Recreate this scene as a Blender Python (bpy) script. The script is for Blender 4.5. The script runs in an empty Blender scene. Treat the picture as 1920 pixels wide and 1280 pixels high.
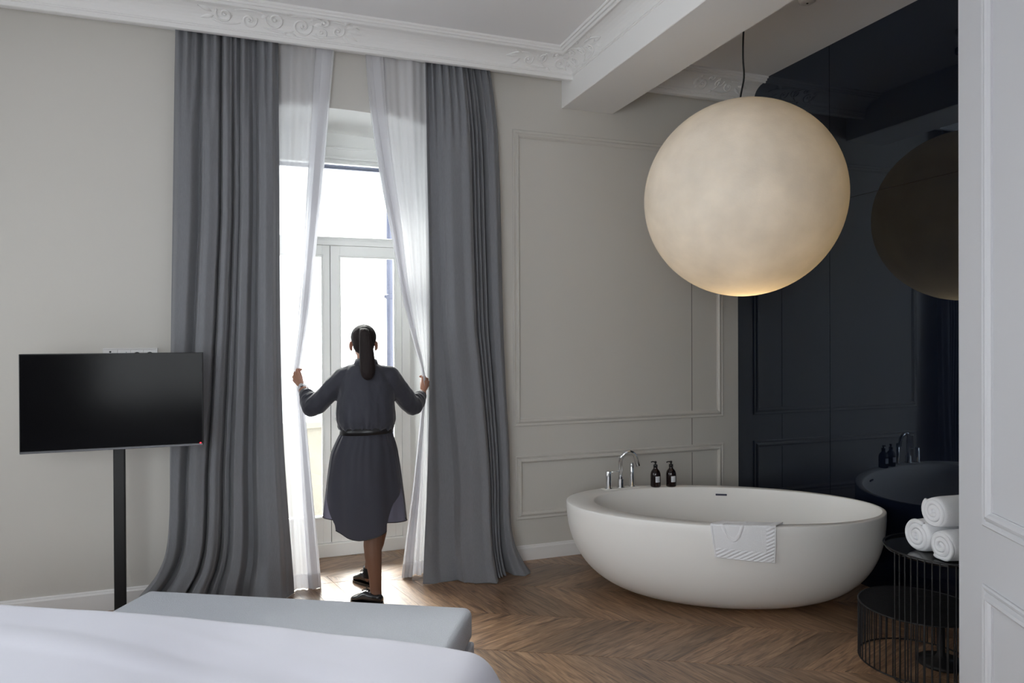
import bpy, bmesh, math, random
import numpy as np
from mathutils import Vector, Matrix, noise

C = bpy.context.scene
COL = C.collection
random.seed(7)

# ------------------------------------------------------------------ camera, world, light, exposure
# World frame: X runs along the window wall, Y points out through it, Z up. The wall's room face is Y = 4.85.
cam_data = bpy.data.cameras.new('camera')
cam = bpy.data.objects.new('camera', cam_data)
COL.objects.link(cam)
cam_data.sensor_width = 36.0
cam_data.lens = 36.0 * 1326.66 / 1920
cam_data.clip_start = 0.05
R = Matrix(((0.93979, 0.006001, -0.341704), (-0.341726, 0.003079, -0.939795), (-0.004587, 0.999977, 0.004944)))
cam.matrix_world = Matrix.Translation((0, 0, 1.63)) @ R.to_4x4()
C.camera = cam

GA = math.radians(-28.578)            # the bed, floor boards and panelled pier share a grid turned by this angle
AX = Vector((math.cos(GA), math.sin(GA), 0))
BX = Vector((-math.sin(GA), math.cos(GA), 0))
def ab(a, b, z=0.0): return AX * a + BX * b + Vector((0, 0, z))

w = bpy.data.worlds.new('overcast')
C.world = w
w.use_nodes = True
# standard overcast sky: three times brighter at the zenith than at the horizon, dull ground below
wn = w.node_tree.nodes; wl = w.node_tree.links.new
bg = wn['Background']
tc_ = wn.new('ShaderNodeTexCoord'); sx_ = wn.new('ShaderNodeSeparateXYZ'); wl(tc_.outputs['Generated'], sx_.inputs[0])
mr_ = wn.new('ShaderNodeMapRange'); mr_.inputs[1].default_value = 0; mr_.inputs[2].default_value = 1; mr_.inputs[3].default_value = 1; mr_.inputs[4].default_value = 3
wl(sx_.outputs['Z'], mr_.inputs[0])
st_ = wn.new('ShaderNodeMath'); st_.operation = 'MULTIPLY'; st_.inputs[1].default_value = 2.6; wl(mr_.outputs[0], st_.inputs[0])
wl(st_.outputs[0], bg.inputs[1])
bg.inputs[0].default_value = (0.93, 0.96, 1.0, 1)

def area(name, loc, rot, sx, sy, power=0, color=(1, 1, 1), portal=False):
    l = bpy.data.lights.new(name, 'AREA')
    l.shape = 'RECTANGLE'; l.size = sx; l.size_y = sy; l.energy = power; l.color = color
    o = bpy.data.objects.new(name, l); COL.objects.link(o)
    o.location = loc; o.rotation_euler = rot
    if portal: l.cycles.is_portal = True
    return o
# daylight: the sky through the window in the picture and through two more windows out of the picture in the left wall
area('portal_main', (0.533, 5.80, 1.65), (math.radians(-90), 0, 0), 1.3, 3.2, portal=True)
WIN_B = (0.35, 2.1)
for b in WIN_B:
    area('daylight_left', ab(-4.05, b, 1.7), (math.radians(90), 0, GA - math.radians(90)), 1.1, 1.8, 9, (0.90, 0.96, 1.0))
area('near_fill', ab(-0.6, -0.80, 1.75), (math.radians(90), 0, GA), 1.5, 1.6, 17, (0.95, 0.97, 1.0))  # added fill lamp behind the camera, not a known source

# sun behind thin cloud, high above the balcony, very soft
sl_ = bpy.data.lights.new('sun', 'SUN'); sl_.energy = 22.0; sl_.angle = math.radians(50); sl_.color = (1.0, 0.97, 0.93)
so_ = bpy.data.objects.new('sun', sl_); COL.objects.link(so_)
so_.rotation_euler = Vector((0.12, -1, -1.25)).to_track_quat('-Z', 'Y').to_euler()

C.view_settings.view_transform = 'Standard'
C.view_settings.look = 'None'
C.view_settings.gamma = 1.0
C.view_settings.use_curve_mapping = False
C.view_settings.exposure = 1.02
C.cycles.max_bounces = 10
C.cycles.diffuse_bounces = 6
C.cycles.transparent_max_bounces = 16
C.cycles.caustics_reflective = False
C.cycles.caustics_refractive = False
C.cycles.sample_clamp_indirect = 6.0
C.cycles.use_denoising = True

# ------------------------------------------------------------------ materials
def srgb(r, g, b):
    f = lambda c: c / 12.92 if c <= 0.04045 else ((c + 0.055) / 1.055) ** 2.4
    return (f(r / 255), f(g / 255), f(b / 255), 1)

def mat(name, col, rough=0.5, metal=0.0, spec=0.5, bump=None, var=None, sheen=0.0, coat=0.0, stretch=(1, 1, 1)):
    """principled material; bump = (scale, strength), var = (scale, amount) mottles the colour"""
    m = bpy.data.materials.new(name); m.use_nodes = True
    nt = m.node_tree; p = nt.nodes['Principled BSDF']
    p.inputs['Base Color'].default_value = col
    p.inputs['Roughness'].default_value = rough
    p.inputs['Metallic'].default_value = metal
    p.inputs['Specular IOR Level'].default_value = spec
    p.inputs['Sheen Weight'].default_value = sheen
    p.inputs['Coat Weight'].default_value = coat
    tc = nt.nodes.new('ShaderNodeTexCoord'); mp = nt.nodes.new('ShaderNodeMapping')
    mp.inputs['Scale'].default_value = stretch
    nt.links.new(tc.outputs['Object'], mp.inputs['Vector'])
    if var:
        n = nt.nodes.new('ShaderNodeTexNoise'); n.inputs['Scale'].default_value = var[0]; n.inputs['Detail'].default_value = 6
        nt.links.new(mp.outputs[0], n.inputs['Vector'])
        mx = nt.nodes.new('ShaderNodeMix'); mx.data_type = 'RGBA'; mx.blend_type = 'MIX'
        k = var[1]
        mx.inputs[6].default_value = (col[0] * (1 - k), col[1] * (1 - k), col[2] * (1 - k), 1)
        mx.inputs[7].default_value = (min(1, col[0] * (1 + k)), min(1, col[1] * (1 + k)), min(1, col[2] * (1 + k)), 1)
        nt.links.new(n.outputs['Fac'], mx.inputs[0]); nt.links.new(mx.outputs[2], p.inputs['Base Color'])
    if bump:
        n2 = nt.nodes.new('ShaderNodeTexNoise'); n2.inputs['Scale'].default_value = bump[0]; n2.inputs['Detail'].default_value = 4
        nt.links.new(mp.outputs[0], n2.inputs['Vector'])
        b = nt.nodes.new('ShaderNodeBump'); b.inputs['Strength'].default_value = bump[1]; b.inputs['Distance'].default_value = 0.01
        nt.links.new(n2.outputs['Fac'], b.inputs['Height']); nt.links.new(b.outputs[0], p.inputs['Normal'])
    return m

def translucify(m, amount, transparent=0.0, tcol=None):
    """let light through a thin cloth or shell: mix the principled shader with translucent and transparent"""
    nt = m.node_tree; p = nt.nodes['Principled BSDF']; out = nt.nodes['Material Output']
    t = nt.nodes.new('ShaderNodeBsdfTranslucent')
    src = p.inputs['Base Color']
    if tcol: t.inputs['Color'].default_value = tcol
    elif src.links: nt.links.new(src.links[0].from_socket, t.inputs['Color'])
    else: t.inputs['Color'].default_value = src.default_value
    a = nt.nodes.new('ShaderNodeMixShader'); a.inputs[0].default_value = amount
    nt.links.new(p.outputs[0], a.inputs[1]); nt.links.new(t.outputs[0], a.inputs[2])
    last = a
    if transparent:
        tr = nt.nodes.new('ShaderNodeBsdfTransparent')
        c = nt.nodes.new('ShaderNodeMixShader'); c.inputs[0].default_value = transparent
        nt.links.new(a.outputs[0], c.inputs[1]); nt.links.new(tr.outputs[0], c.inputs[2]); last = c
    nt.links.new(last.outputs[0], out.inputs['Surface'])
    return m

def glow(name, col, strength):
    m = bpy.data.materials.new(name); m.use_nodes = True; nt = m.node_tree
    nt.nodes.remove(nt.nodes['Principled BSDF'])
    e = nt.nodes.new('ShaderNodeEmission'); e.inputs[0].default_value = col; e.inputs[1].default_value = strength
    nt.links.new(e.outputs[0], nt.nodes['Material Output'].inputs['Surface'])
    return m

def clear_glass(name):
    m = bpy.data.materials.new(name); m.use_nodes = True; nt = m.node_tree
    nt.nodes.remove(nt.nodes['Principled BSDF'])
    tr = nt.nodes.new('ShaderNodeBsdfTransparent'); tr.inputs[0].default_value = (0.96, 0.98, 0.97, 1)
    gl = nt.nodes.new('ShaderNodeBsdfGlossy'); gl.inputs['Roughness'].default_value = 0.02
    fr = nt.nodes.new('ShaderNodeFresnel'); fr.inputs[0].default_value = 1.45
    mx = nt.nodes.new('ShaderNodeMixShader')
    nt.links.new(fr.outputs[0], mx.inputs[0]); nt.links.new(tr.outputs[0], mx.inputs[1]); nt.links.new(gl.outputs[0], mx.inputs[2])
    nt.links.new(mx.outputs[0], nt.nodes['Material Output'].inputs['Surface'])
    return m

M = {}
M['wall'] = mat('wall_paint', srgb(208, 205, 199), 0.75, bump=(60, 0.04), var=(1.5, 0.015))
M['pier'] = mat('pier_paint', srgb(193, 193, 197), 0.6, bump=(60, 0.03))
M['ceiling'] = mat('ceiling_paint', srgb(236, 235, 236), 0.85, bump=(40, 0.03))
M['plaster'] = mat('plaster_white', srgb(236, 235, 234), 0.7, bump=(80, 0.03))
M['joinery'] = mat('window_joinery', srgb(244, 245, 243), 0.4)
M['reveal'] = mat('reveal_lightened', srgb(236, 236, 234), 0.7)
M['seam'] = mat('dark_seam', srgb(60, 58, 55), 0.8)
M['glass'] = clear_glass('window_glass')
M['stone'] = mat('balcony_stone', srgb(128, 125, 119), 0.9, bump=(30, 0.3), var=(6, 0.12))
M['zinc'] = mat('zinc_pipe', srgb(66, 70, 90), 0.5, metal=0.2)
M['bounce_floor'] = mat('balcony_bounce_floor', srgb(214, 210, 203), 0.8, var=(4, 0.05))  # unseen balcony floor, made pale to bounce sun onto the reveal
M['dark_glass'] = mat('dark_blue_glass', (0.004, 0.006, 0.013, 1), 0.015, spec=0.5)
M['dark_glass'].node_tree.nodes['Principled BSDF'].inputs['IOR'].default_value = 1.85
M['dark_glass'].node_tree.nodes['Principled BSDF'].inputs['Specular Tint'].default_value = (0.68, 0.82, 1.0, 1)
M['black_metal'] = mat('black_metal', srgb(26, 26, 28), 0.45, spec=0.4)
M['black_gloss'] = mat('black_gloss', srgb(10, 10, 12), 0.08)
M['screen'] = mat('tv_screen', srgb(7, 7, 10), 0.16, spec=0.08)
M['tv_edge'] = mat('tv_edge', srgb(90, 90, 94), 0.35, metal=0.6)
M['led'] = glow('red_led', (1, 0.02, 0.03, 1), 3.0)
M['plastic'] = mat('white_plastic', srgb(225, 224, 224), 0.35)
M['hole'] = mat('socket_dark', srgb(30, 30, 32), 0.6)
M['drape'] = mat('grey_linen', srgb(120, 121, 126), 0.9, bump=(900, 0.15), var=(260, 0.16), sheen=0.15, stretch=(1, 1, 0.12))
M['sheer'] = translucify(mat('white_voile', srgb(240, 240, 243), 0.9), 0.34, 0.24)
M['hem'] = translucify(mat('voile_hem', srgb(238, 238, 241), 0.9), 0.25, 0.08)
M['tub'] = mat('matt_white_composite', srgb(232, 230, 227), 0.38, spec=0.4)
M['chrome'] = mat('chrome', (0.82, 0.83, 0.85, 1), 0.08, metal=1.0)
M['bottle'] = mat('dark_brown_bottle', srgb(26, 14, 14), 0.12)
M['pump'] = mat('black_pump', srgb(12, 12, 13), 0.35)
M['paper'] = mat('label_paper', srgb(205, 208, 214), 0.7)
M['terry'] = mat('white_terry', srgb(240, 240, 243), 0.95, bump=(420, 0.5), sheen=0.3)
M['duvet'] = mat('white_cotton', srgb(204, 204, 215), 0.85, bump=(700, 0.04), sheen=0.2)
M['mattress'] = mat('mattress_ticking', srgb(225, 224, 226), 0.9)
M['bench'] = mat('pale_grey_weave', srgb(204, 208, 217), 0.92, bump=(330, 0.8), var=(260, 0.14), sheen=0.2)
M['shaded_leg'] = mat('shaded_leg_skin', srgb(118, 84, 66), 0.6)  # lower legs darkened in colour to stand in for shade
M['skin'] = mat('skin', srgb(182, 136, 114), 0.5, var=(30, 0.04))
M['skin'].node_tree.nodes['Principled BSDF'].inputs['Subsurface Weight'].default_value = 0.08
M['hair'] = mat('dark_brown_hair', srgb(34, 27, 27), 0.65, spec=0.2, bump=(160, 0.5), var=(120, 0.25), stretch=(1, 1, 0.06))
M['dress'] = translucify(mat('charcoal_cotton', srgb(47, 48, 58), 0.8, bump=(14, 0.25), var=(300, 0.06), sheen=0.25), 0.10, 0.0, srgb(170, 166, 192))
M['blouse'] = mat('charcoal_cotton_top', srgb(47, 48, 58), 0.8, bump=(16, 0.5), var=(300, 0.06), sheen=0.25)
M['leather'] = mat('black_leather', srgb(16, 16, 18), 0.2, coat=0.6)
M['belt'] = mat('belt_leather', srgb(20, 20, 23), 0.35)
M['sock'] = mat('black_sock', srgb(12, 12, 14), 0.9)
M['white_strap'] = mat('white_strap', srgb(225, 226, 230), 0.4)
M['steel'] = mat('watch_steel', (0.6, 0.6, 0.62, 1), 0.25, metal=1.0)
M['lips'] = mat('lips', srgb(150, 82, 78), 0.4)
M['eye'] = mat('eye_white', srgb(235, 232, 228), 0.2)
M['iris'] = mat('iris_brown', srgb(50, 32, 22), 0.2)
M['cable'] = mat('black_cable', srgb(22, 22, 24), 0.6)

# mottled fibreglass globe
m = mat('fibreglass_globe', srgb(224, 222, 216), 0.6, var=(4.6, 0.24), bump=(90, 0.08))
M['globe'] = translucify(m, 0.22)
M['bulb'] = glow('warm_bulb', (1.0, 0.62, 0.22, 1), 1.5)

def wood_material():
    m = bpy.data.materials.new('smoked_oak'); m.use_nodes = True
    nt = m.node_tree; p = nt.nodes['Principled BSDF']; L = nt.links.new
    uv = nt.nodes.new('ShaderNodeUVMap')
    at = nt.nodes.new('ShaderNodeAttribute'); at.attribute_name = 'tint'
    mp = nt.nodes.new('ShaderNodeMapping'); mp.inputs['Scale'].default_value = (1.6, 17, 1)
    L(uv.outputs[0], mp.inputs[0])
    n1 = nt.nodes.new('ShaderNodeTexNoise'); n1.inputs['Scale'].default_value = 2.2; n1.inputs['Detail'].default_value = 7; n1.inputs['Distortion'].default_value = 1.6
    L(mp.outputs[0], n1.inputs['Vector'])
    mp2 = nt.nodes.new('ShaderNodeMapping'); mp2.inputs['Scale'].default_value = (6, 150, 1)
    L(uv.outputs[0], mp2.inputs[0])
    n2 = nt.nodes.new('ShaderNodeTexNoise'); n2.inputs['Scale'].default_value = 2.0; n2.inputs['Detail'].default_value = 3
    L(mp2.outputs[0], n2.inputs['Vector'])
    r = nt.nodes.new('ShaderNodeValToRGB')
    e = r.color_ramp.elements
    e[0].position = 0.30; e[0].color = srgb(84, 60, 43)
    e[1].position = 0.72; e[1].color = srgb(176, 143, 112)
    k = e.new(0.5); k.color = srgb(144, 111, 83)
    L(n1.outputs['Fac'], r.inputs[0])
    pores = nt.nodes.new('ShaderNodeMapRange'); pores.inputs[1].default_value = 0.30; pores.inputs[2].default_value = 0.5
    pores.inputs[3].default_value = 0.42; pores.inputs[4].default_value = 1.0
    L(n2.outputs['Fac'], pores.inputs[0])
    mul = nt.nodes.new('ShaderNodeMix'); mul.data_type = 'RGBA'; mul.blend_type = 'MULTIPLY'; mul.inputs[0].default_value = 1.0
    L(r.outputs[0], mul.inputs[6]); L(pores.outputs[0], mul.inputs[7])
    tr = nt.nodes.new('ShaderNodeMapRange'); tr.inputs[3].default_value = 0.72; tr.inputs[4].default_value = 1.28
    L(at.outputs['Fac'], tr.inputs[0])
    mul2 = nt.nodes.new('ShaderNodeMix'); mul2.data_type = 'RGBA'; mul2.blend_type = 'MULTIPLY'; mul2.inputs[0].default_value = 1.0
    L(mul.outputs[2], mul2.inputs[6]); L(tr.outputs[0], mul2.inputs[7])
    L(mul2.outputs[2], p.inputs['Base Color'])
    p.inputs['Roughness'].default_value = 0.38
    p.inputs['Specular IOR Level'].default_value = 0.5
    p.inputs['Coat Weight'].default_value = 0.6; p.inputs['Coat Roughness'].default_value = 0.32
    b = nt.nodes.new('ShaderNodeBump'); b.inputs['Strength'].default_value = 0.12; b.inputs['Distance'].default_value = 0.002
    L(n2.outputs['Fac'], b.inputs['Height']); L(b.outputs[0], p.inputs['Normal'])
    return m
M['wood'] = wood_material()
M['joint'] = mat('floor_joint', srgb(34, 25, 19), 0.9)

# ------------------------------------------------------------------ helpers
def link(name, me, m=None, parent=None, smooth=False, loc=None):
    o = bpy.data.objects.new(name, me); COL.objects.link(o)
    if m is not None and not me.materials: me.materials.append(m)
    if parent is not None: o.parent = parent
    if loc is not None: o.location = loc
    if smooth:
        me.polygons.foreach_set('use_smooth', [True] * len(me.polygons))
    return o

def obj(name, bm, m, parent=None, smooth=False, loc=None, recalc=True):
    if recalc: bmesh.ops.recalc_face_normals(bm, faces=bm.faces)
    me = bpy.data.meshes.new(name); bm.to_mesh(me); bm.free()
    return link(name, me, m, parent, smooth, loc)

def tag(o, label, cat, group=None):
    o['label'] = label; o['category'] = cat
    if group: o['group'] = group
    return o

def thing(name, label, cat, loc=(0, 0, 0), rz=0.0, group=None):
    o = bpy.data.objects.new(name, None); COL.objects.link(o)
    o.location = loc; o.rotation_euler = (0, 0, rz); o.empty_display_size = 0.1
    return tag(o, label, cat, group)

def struct(o): o['kind'] = 'structure'; return o
def shell(name, loc=(0, 0, 0), rz=0.0):
    o = bpy.data.objects.new(name, None); COL.objects.link(o); o.location = loc; o.rotation_euler = (0, 0, rz); o.empty_display_size = 0.1
    return struct(o)

def box(bm, x0, x1, y0, y1, z0, z1, bevel=0.0, seg=2):
    r = bmesh.ops.create_cube(bm, size=1)
    vs = r['verts']
    for v in vs:
        v.co = Vector((x0 + (v.co.x + .5) * (x1 - x0), y0 + (v.co.y + .5) * (y1 - y0), z0 + (v.co.z + .5) * (z1 - z0)))
    if bevel:
        es = list({e for v in vs for e in v.link_edges})
        bmesh.ops.bevel(bm, geom=es, offset=bevel, segments=seg, profile=0.5, affect='EDGES')
    return bm

def bx(*a, **k): return box(bmesh.new(), *a, **k)

def loft(bm, rings, cap0=True, cap1=True, closed=True):
    vs = [[bm.verts.new(p) for p in r] for r in rings]
    n = len(rings[0])
    for a, b in zip(vs, vs[1:]):
        for i in range(n if closed else n - 1):
            j = (i + 1) % n
            bm.faces.new((a[i], a[j], b[j], b[i]))
    if closed and cap0: bm.faces.new(vs[0])
    if closed and cap1: bm.faces.new(list(reversed(vs[-1])))
    return vs

def frames(pts):
    pts = [Vector(p) for p in pts]
    T = []
    for i in range(len(pts)):
        a = pts[max(0, i - 1)]; b = pts[min(len(pts) - 1, i + 1)]
        T.append((b - a).normalized())
    up = Vector((0, 0, 1)) if abs(T[0].z) < 0.9 else Vector((1, 0, 0))
    n = (up - T[0] * up.dot(T[0])).normalized()
    out = []
    for t in T:
        n = (n - t * n.dot(t))
        n = n.normalized() if n.length > 1e-6 else Vector((1, 0, 0))
        out.append((t, n, t.cross(n)))
    return pts, out

def tube(bm, pts, rad, n=10, caps=True, flat=1.0):
    pts, fr = frames(pts)
    rr = rad if isinstance(rad, (list, tuple)) else [rad] * len(pts)
    rings = []
    for p, (t, a, b), r in zip(pts, fr, rr):
        rings.append([p + a * (r * math.cos(2 * math.pi * k / n)) + b * (r * flat * math.sin(2 * math.pi * k / n)) for k in range(n)])
    loft(bm, rings, caps, caps)
    return bm

def capsule(bm, p0, p1, r0, r1, n=14):
    """closed tapered limb with round ends"""
    p0 = Vector(p0); p1 = Vector(p1); d = (p1 - p0); L = d.length; d.normalize()
    pts = []; rad = []
    for k in range(5):
        a = math.pi / 2 * k / 4
        pts.append(p0 - d * (r0 * math.cos(a) * 0.999)); rad.append(max(1e-4, r0 * math.sin(a)))
    for k in range(1, 5):
        a = math.pi / 2 * k / 4
        pts.append(p1 + d * (r1 * math.sin(a) * 0.999)) ; rad.append(max(1e-4, r1 * math.cos(a)))
    pts.insert(5, p1.copy()); rad.insert(5, r1)
    up = Vector((0, 0, 1)) if abs(d.z) < 0.9 else Vector((1, 0, 0))
    a = (up - d * up.dot(d)).normalized(); b = d.cross(a)
    rings = [[p + a * (r * math.cos(2 * math.pi * k / n)) + b * (r * math.sin(2 * math.pi * k / n)) for k in range(n)] for p, r in zip(pts, rad)]
    loft(bm, rings)

def chain(bm, pts, rad, n=14):
    for i in range(len(pts) - 1): capsule(bm, pts[i], pts[i + 1], rad[i], rad[i + 1], n)

def ellipsoid(bm, c, r, rot=None, u=20, v=12):
    mt = Matrix.Translation(c) @ (rot.to_4x4() if rot else Matrix()) @ Matrix.Diagonal((r[0], r[1], r[2], 1))
    bmesh.ops.create_uvsphere(bm, u_segments=u, v_segments=v, radius=1, matrix=mt)

def lathe(bm, prof, n=24, c=(0, 0, 0)):
    rings = [[Vector((c[0] + r * math.cos(2 * math.pi * k / n), c[1] + r * math.sin(2 * math.pi * k / n), c[2] + z)) for k in range(n)] for r, z in prof]
    loft(bm, rings)
    return bm

def cyl(bm, c, r, z0, z1, n=20, bev=0.0):
    if bev: return lathe(bm, [(r - bev, z0), (r, z0 + bev), (r, z1 - bev), (r - bev, z1)], n, (c[0], c[1], 0))
    return lathe(bm, [(r, z0), (r, z1)], n, (c[0], c[1], 0))

def grid(nx, ny, f):
    """open sheet mesh from f(s, t) with s, t in 0..1"""
    V = [f(i / (nx - 1), j / (ny - 1)) for j in range(ny) for i in range(nx)]
    F = [(j * nx + i, j * nx + i + 1, (j + 1) * nx + i + 1, (j + 1) * nx + i) for j in range(ny - 1) for i in range(nx - 1)]
    me = bpy.data.meshes.new('sheet'); me.from_pydata([tuple(v) for v in V], [], F); me.update()
    return me

def ip(x, tab):
    """smooth (cosine) interpolation in a table of (x, y), x ascending"""
    if x <= tab[0][0]: return tab[0][1]
    for (a, ya), (b, yb) in zip(tab, tab[1:]):
        if x <= b:
            t = (x - a) / (b - a); t = t * t * (3 - 2 * t)
            return ya + (yb - ya) * t
    return tab[-1][1]

def lin(x, tab):
    return float(np.interp(x, [t[0] for t in tab], [t[1] for t in tab]))

def cat(x, tab):
    """catmull-rom interpolation in a table of (x, y), x ascending"""
    if x <= tab[0][0]: return tab[0][1]
    if x >= tab[-1][0]: return tab[-1][1]
    for i in range(len(tab) - 1):
        if x <= tab[i + 1][0]:
            x0, y0 = tab[i]; x1, y1 = tab[i + 1]
            xm, ym = tab[max(0, i - 1)]; xp, yp = tab[min(len(tab) - 1, i + 2)]
            m0 = (y1 - ym) / max(1e-6, x1 - xm); m1 = (yp - y0) / max(1e-6, xp - x0)
            h = x1 - x0; t = (x - x0) / h
            return (2*t**3-3*t**2+1)*y0 + (t**3-2*t**2+t)*h*m0 + (-2*t**3+3*t**2)*y1 + (t**3-t**2)*h*m1

def remeshed(name, bm, voxel, smooth_it, m, parent, fac=0.5):
    """one continuous skin out of overlapping closed shapes"""
    bmesh.ops.recalc_face_normals(bm, faces=bm.faces)
    me = bpy.data.meshes.new('raw'); bm.to_mesh(me); bm.free()
    o = bpy.data.objects.new('raw', me); COL.objects.link(o)
    r = o.modifiers.new('r', 'REMESH'); r.mode = 'VOXEL'; r.voxel_size = voxel; r.adaptivity = 0
    s = o.modifiers.new('s', 'SMOOTH'); s.iterations = smooth_it; s.factor = fac
    dg = bpy.context.evaluated_depsgraph_get()
    new = bpy.data.meshes.new_from_object(o.evaluated_get(dg))
    bpy.data.objects.remove(o); bpy.data.meshes.remove(me)
    new.name = name; new.materials.clear()
    return link(name, new, m, parent, smooth=True)

# ------------------------------------------------------------------ room shell
WY = 4.85            # room face of the window wall
ZC = 3.645           # ceiling
OX0, OX1 = -0.065, 1.13   # window opening
GX = 3.748           # dark glass wall
XL = ab(-4.1, 3.29).x

# ceiling
struct(obj('ceiling', bx(-6.5, 4.6, -3.6, 5.6, ZC, ZC + 0.2), M['ceiling']))

# window wall with a segmental-arched opening
bm = bmesh.new()
YO = 5.75
box(bm, XL - 0.6, OX0, WY, YO, -0.2, ZC)
box(bm, OX1, GX + 0.3, WY, YO, -0.2, ZC)
ar = [(OX0 + (OX1 - OX0) * k / 12, 3.168 - 0.055 * (2 * k / 12 - 1) ** 2) for k in range(13)]
poly = ar + [(OX1, ZC), (OX0, ZC)]
f0 = [bm.verts.new((x, WY, z)) for x, z in poly]; f1 = [bm.verts.new((x, YO, z)) for x, z in poly]
for i in range(len(poly)):
    j = (i + 1) % len(poly); bm.faces.new((f0[i], f0[j], f1[j], f1[i]))
bm.faces.new(f0); bm.faces.new(list(reversed(f1)))
wall_far = struct(obj('wall_far', bm, M['wall']))
wall_far.data.materials.append(M['reveal'])
for f in wall_far.data.polygons:      # lining of the opening lightened in colour to stand in for window brightness
    c = f.center
    if abs(f.normal.y) < 0.5 and OX0 - 0.01 < c.x < OX1 + 0.01 and c.y > WY + 0.02: f.material_index = 1

def frame_mold(x0, x1, z0, z1, prof, put):
    """mitred picture-frame moulding; prof = [(inset, height)], put(x, z, h) -> point"""
    bm = bmesh.new(); loops = []
    for d, h in prof:
        loops.append([bm.verts.new(put(x, z, h)) for x, z in ((x0 + d, z0 + d), (x1 - d, z0 + d), (x1 - d, z1 - d), (x0 + d, z1 - d))])
    for a, b in zip(loops, loops[1:]):
        for i in range(4):
            j = (i + 1) % 4; bm.faces.new((a[i], a[j], b[j], b[i]))
    return bm
MP = [(0, -0.002), (0, 0.007), (0.006, 0.012), (0.014, 0.010), (0.020, 0.006), (0.024, 0.006), (0.030, 0.016), (0.040, 0.019), (0.048, 0.014), (0.054, 0.006), (0.058, 0.006), (0.058, -0.002)]
pw = lambda x, z, h: Vector((x, WY - h, z))
obj('panel_molding', frame_mold(1.772, 3.597, 0.981, 3.150, MP, pw), M['wall'], wall_far)
obj('panel_molding', frame_mold(1.785, 3.597, 0.297, 0.766, MP, pw), M['wall'], wall_far)
# hairline joint of a hidden door in the panelling
obj('door_joint', bx(3.299, 3.3025, WY - 0.0012, WY + 0.003, 0.118, 3.40), M['seam'], wall_far)

def baseboard(bm, x0, x1, y, h=0.115):
    prof = [(0, 0), (0.020, 0), (0.020, h - 0.02), (0.014, h - 0.012), (0.012, h - 0.004), (0.006, h), (0, h)]
    a = [bm.verts.new((x0, y - d, z)) for d, z in prof]; b = [bm.verts.new((x1, y - d, z)) for d, z in prof]
    for i in range(len(prof)):
        j = (i + 1) % len(prof); bm.faces.new((a[i], a[j], b[j], b[i]))
    bm.faces.new(a); bm.faces.new(list(reversed(b)))
    return bm
struct(obj('baseboard_far', baseboard(baseboard(bmesh.new(), XL, OX0, WY, 0.122), OX1, GX, WY, 0.108), M['plaster']))

# left wall with two more windows out of the picture, wall behind the camera, wall closing the bath niche
t = shell('wall_left', (0, 0, 0), GA)
bm = bmesh.new()
edges = [-0.75] + [e for b in WIN_B for e in (b - 0.62, b + 0.62)] + [5.2]
for k in range(0, len(edges), 2): box(bm, -4.4, -4.1, edges[k], edges[k + 1], -0.2, ZC)
for b in WIN_B: box(bm, -4.4, -4.1, b - 0.62, b + 0.62, 2.85, ZC); box(bm, -4.4, -4.1, b - 0.62, b + 0.62, -0.2, 1.1)
obj('wall_surface', bm, M['wall'], t)
for k, b in enumerate(WIN_B):
    wn = shell('window_%d' % (k + 2), ab(-4.25, b, 0.0), GA)
    bm = bmesh.new()
    for y0, y1 in ((-0.62, -0.55), (0.55, 0.62), (-0.04, 0.04)): box(bm, -0.035, 0.035, y0, y1, 1.1, 2.85)
    for z0, z1 in ((1.1, 1.2), (2.77, 2.85)): box(bm, -0.035, 0.035, -0.62, 0.62, z0, z1)
    obj('window_frame', bm, M['joinery'], wn)
    obj('window_pane', bx(-0.003, 0.003, -0.56, 0.56, 1.15, 2.78), M['glass'], wn)
t = shell('wall_near', (0, 0, 0), GA)
bm = bmesh.new()
box(bm, -4.4, -1.4, -0.95, -0.75, -0.2, ZC); box(bm, 0.2, 1.5, -0.95, -0.75, -0.2, ZC)
box(bm, -1.4, 0.2, -0.95, -0.75, -0.2, 0.9); box(bm, -1.4, 0.2, -0.95, -0.75, 2.6, ZC)
obj('wall_surface', bm, M['wall'], t)
wn = shell('window_4', ab(-0.6, -0.88, 0.0), GA)  # made-up window, added to house the fill lamp
bm = bmesh.new()
for x0, x1 in ((-0.8, -0.74), (0.74, 0.8), (-0.03, 0.03)): box(bm, x0, x1, -0.03, 0.03, 0.9, 2.6)
for z0, z1 in ((0.9, 0.97), (2.53, 2.6)): box(bm, -0.8, 0.8, -0.03, 0.03, z0, z1)
obj('window_frame', bm, M['joinery'], wn); obj('window_pane', bx(-0.75, 0.75, -0.003, 0.003, 0.95, 2.55), M['glass'], wn)
P0 = ab(1.354, 2.1)
struct(obj('wall_niche', bx(2.2, GX + 0.2, 1.0, 1.2, -0.2, ZC), M['wall']))

# panelled white pier on the right edge of the picture
EB = 2.817
pier = shell('wall_pier', (0, 0, 0), GA)
obj('wall_surface', bx(1.234, 1.36, -0.75, EB, -0.2, ZC, bevel=0.002, seg=1), M['pier'], pier)
pp = lambda x, z, h: Vector((1.234 - h, x, z))
obj('panel_molding', frame_mold(0.9, EB - 0.186, 0.981, 3.150, MP, pp), M['pier'], pier)
obj('panel_molding', frame_mold(0.9, EB - 0.186, 0.297, 0.782, MP, pp), M['pier'], pier)
obj('panel_molding', frame_mold(-0.6, 0.7, 0.981, 3.150, MP, pp), M['pier'], pier)
obj('panel_molding', frame_mold(-0.6, 0.7, 0.297, 0.782, MP, pp), M['pier'], pier)

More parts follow.
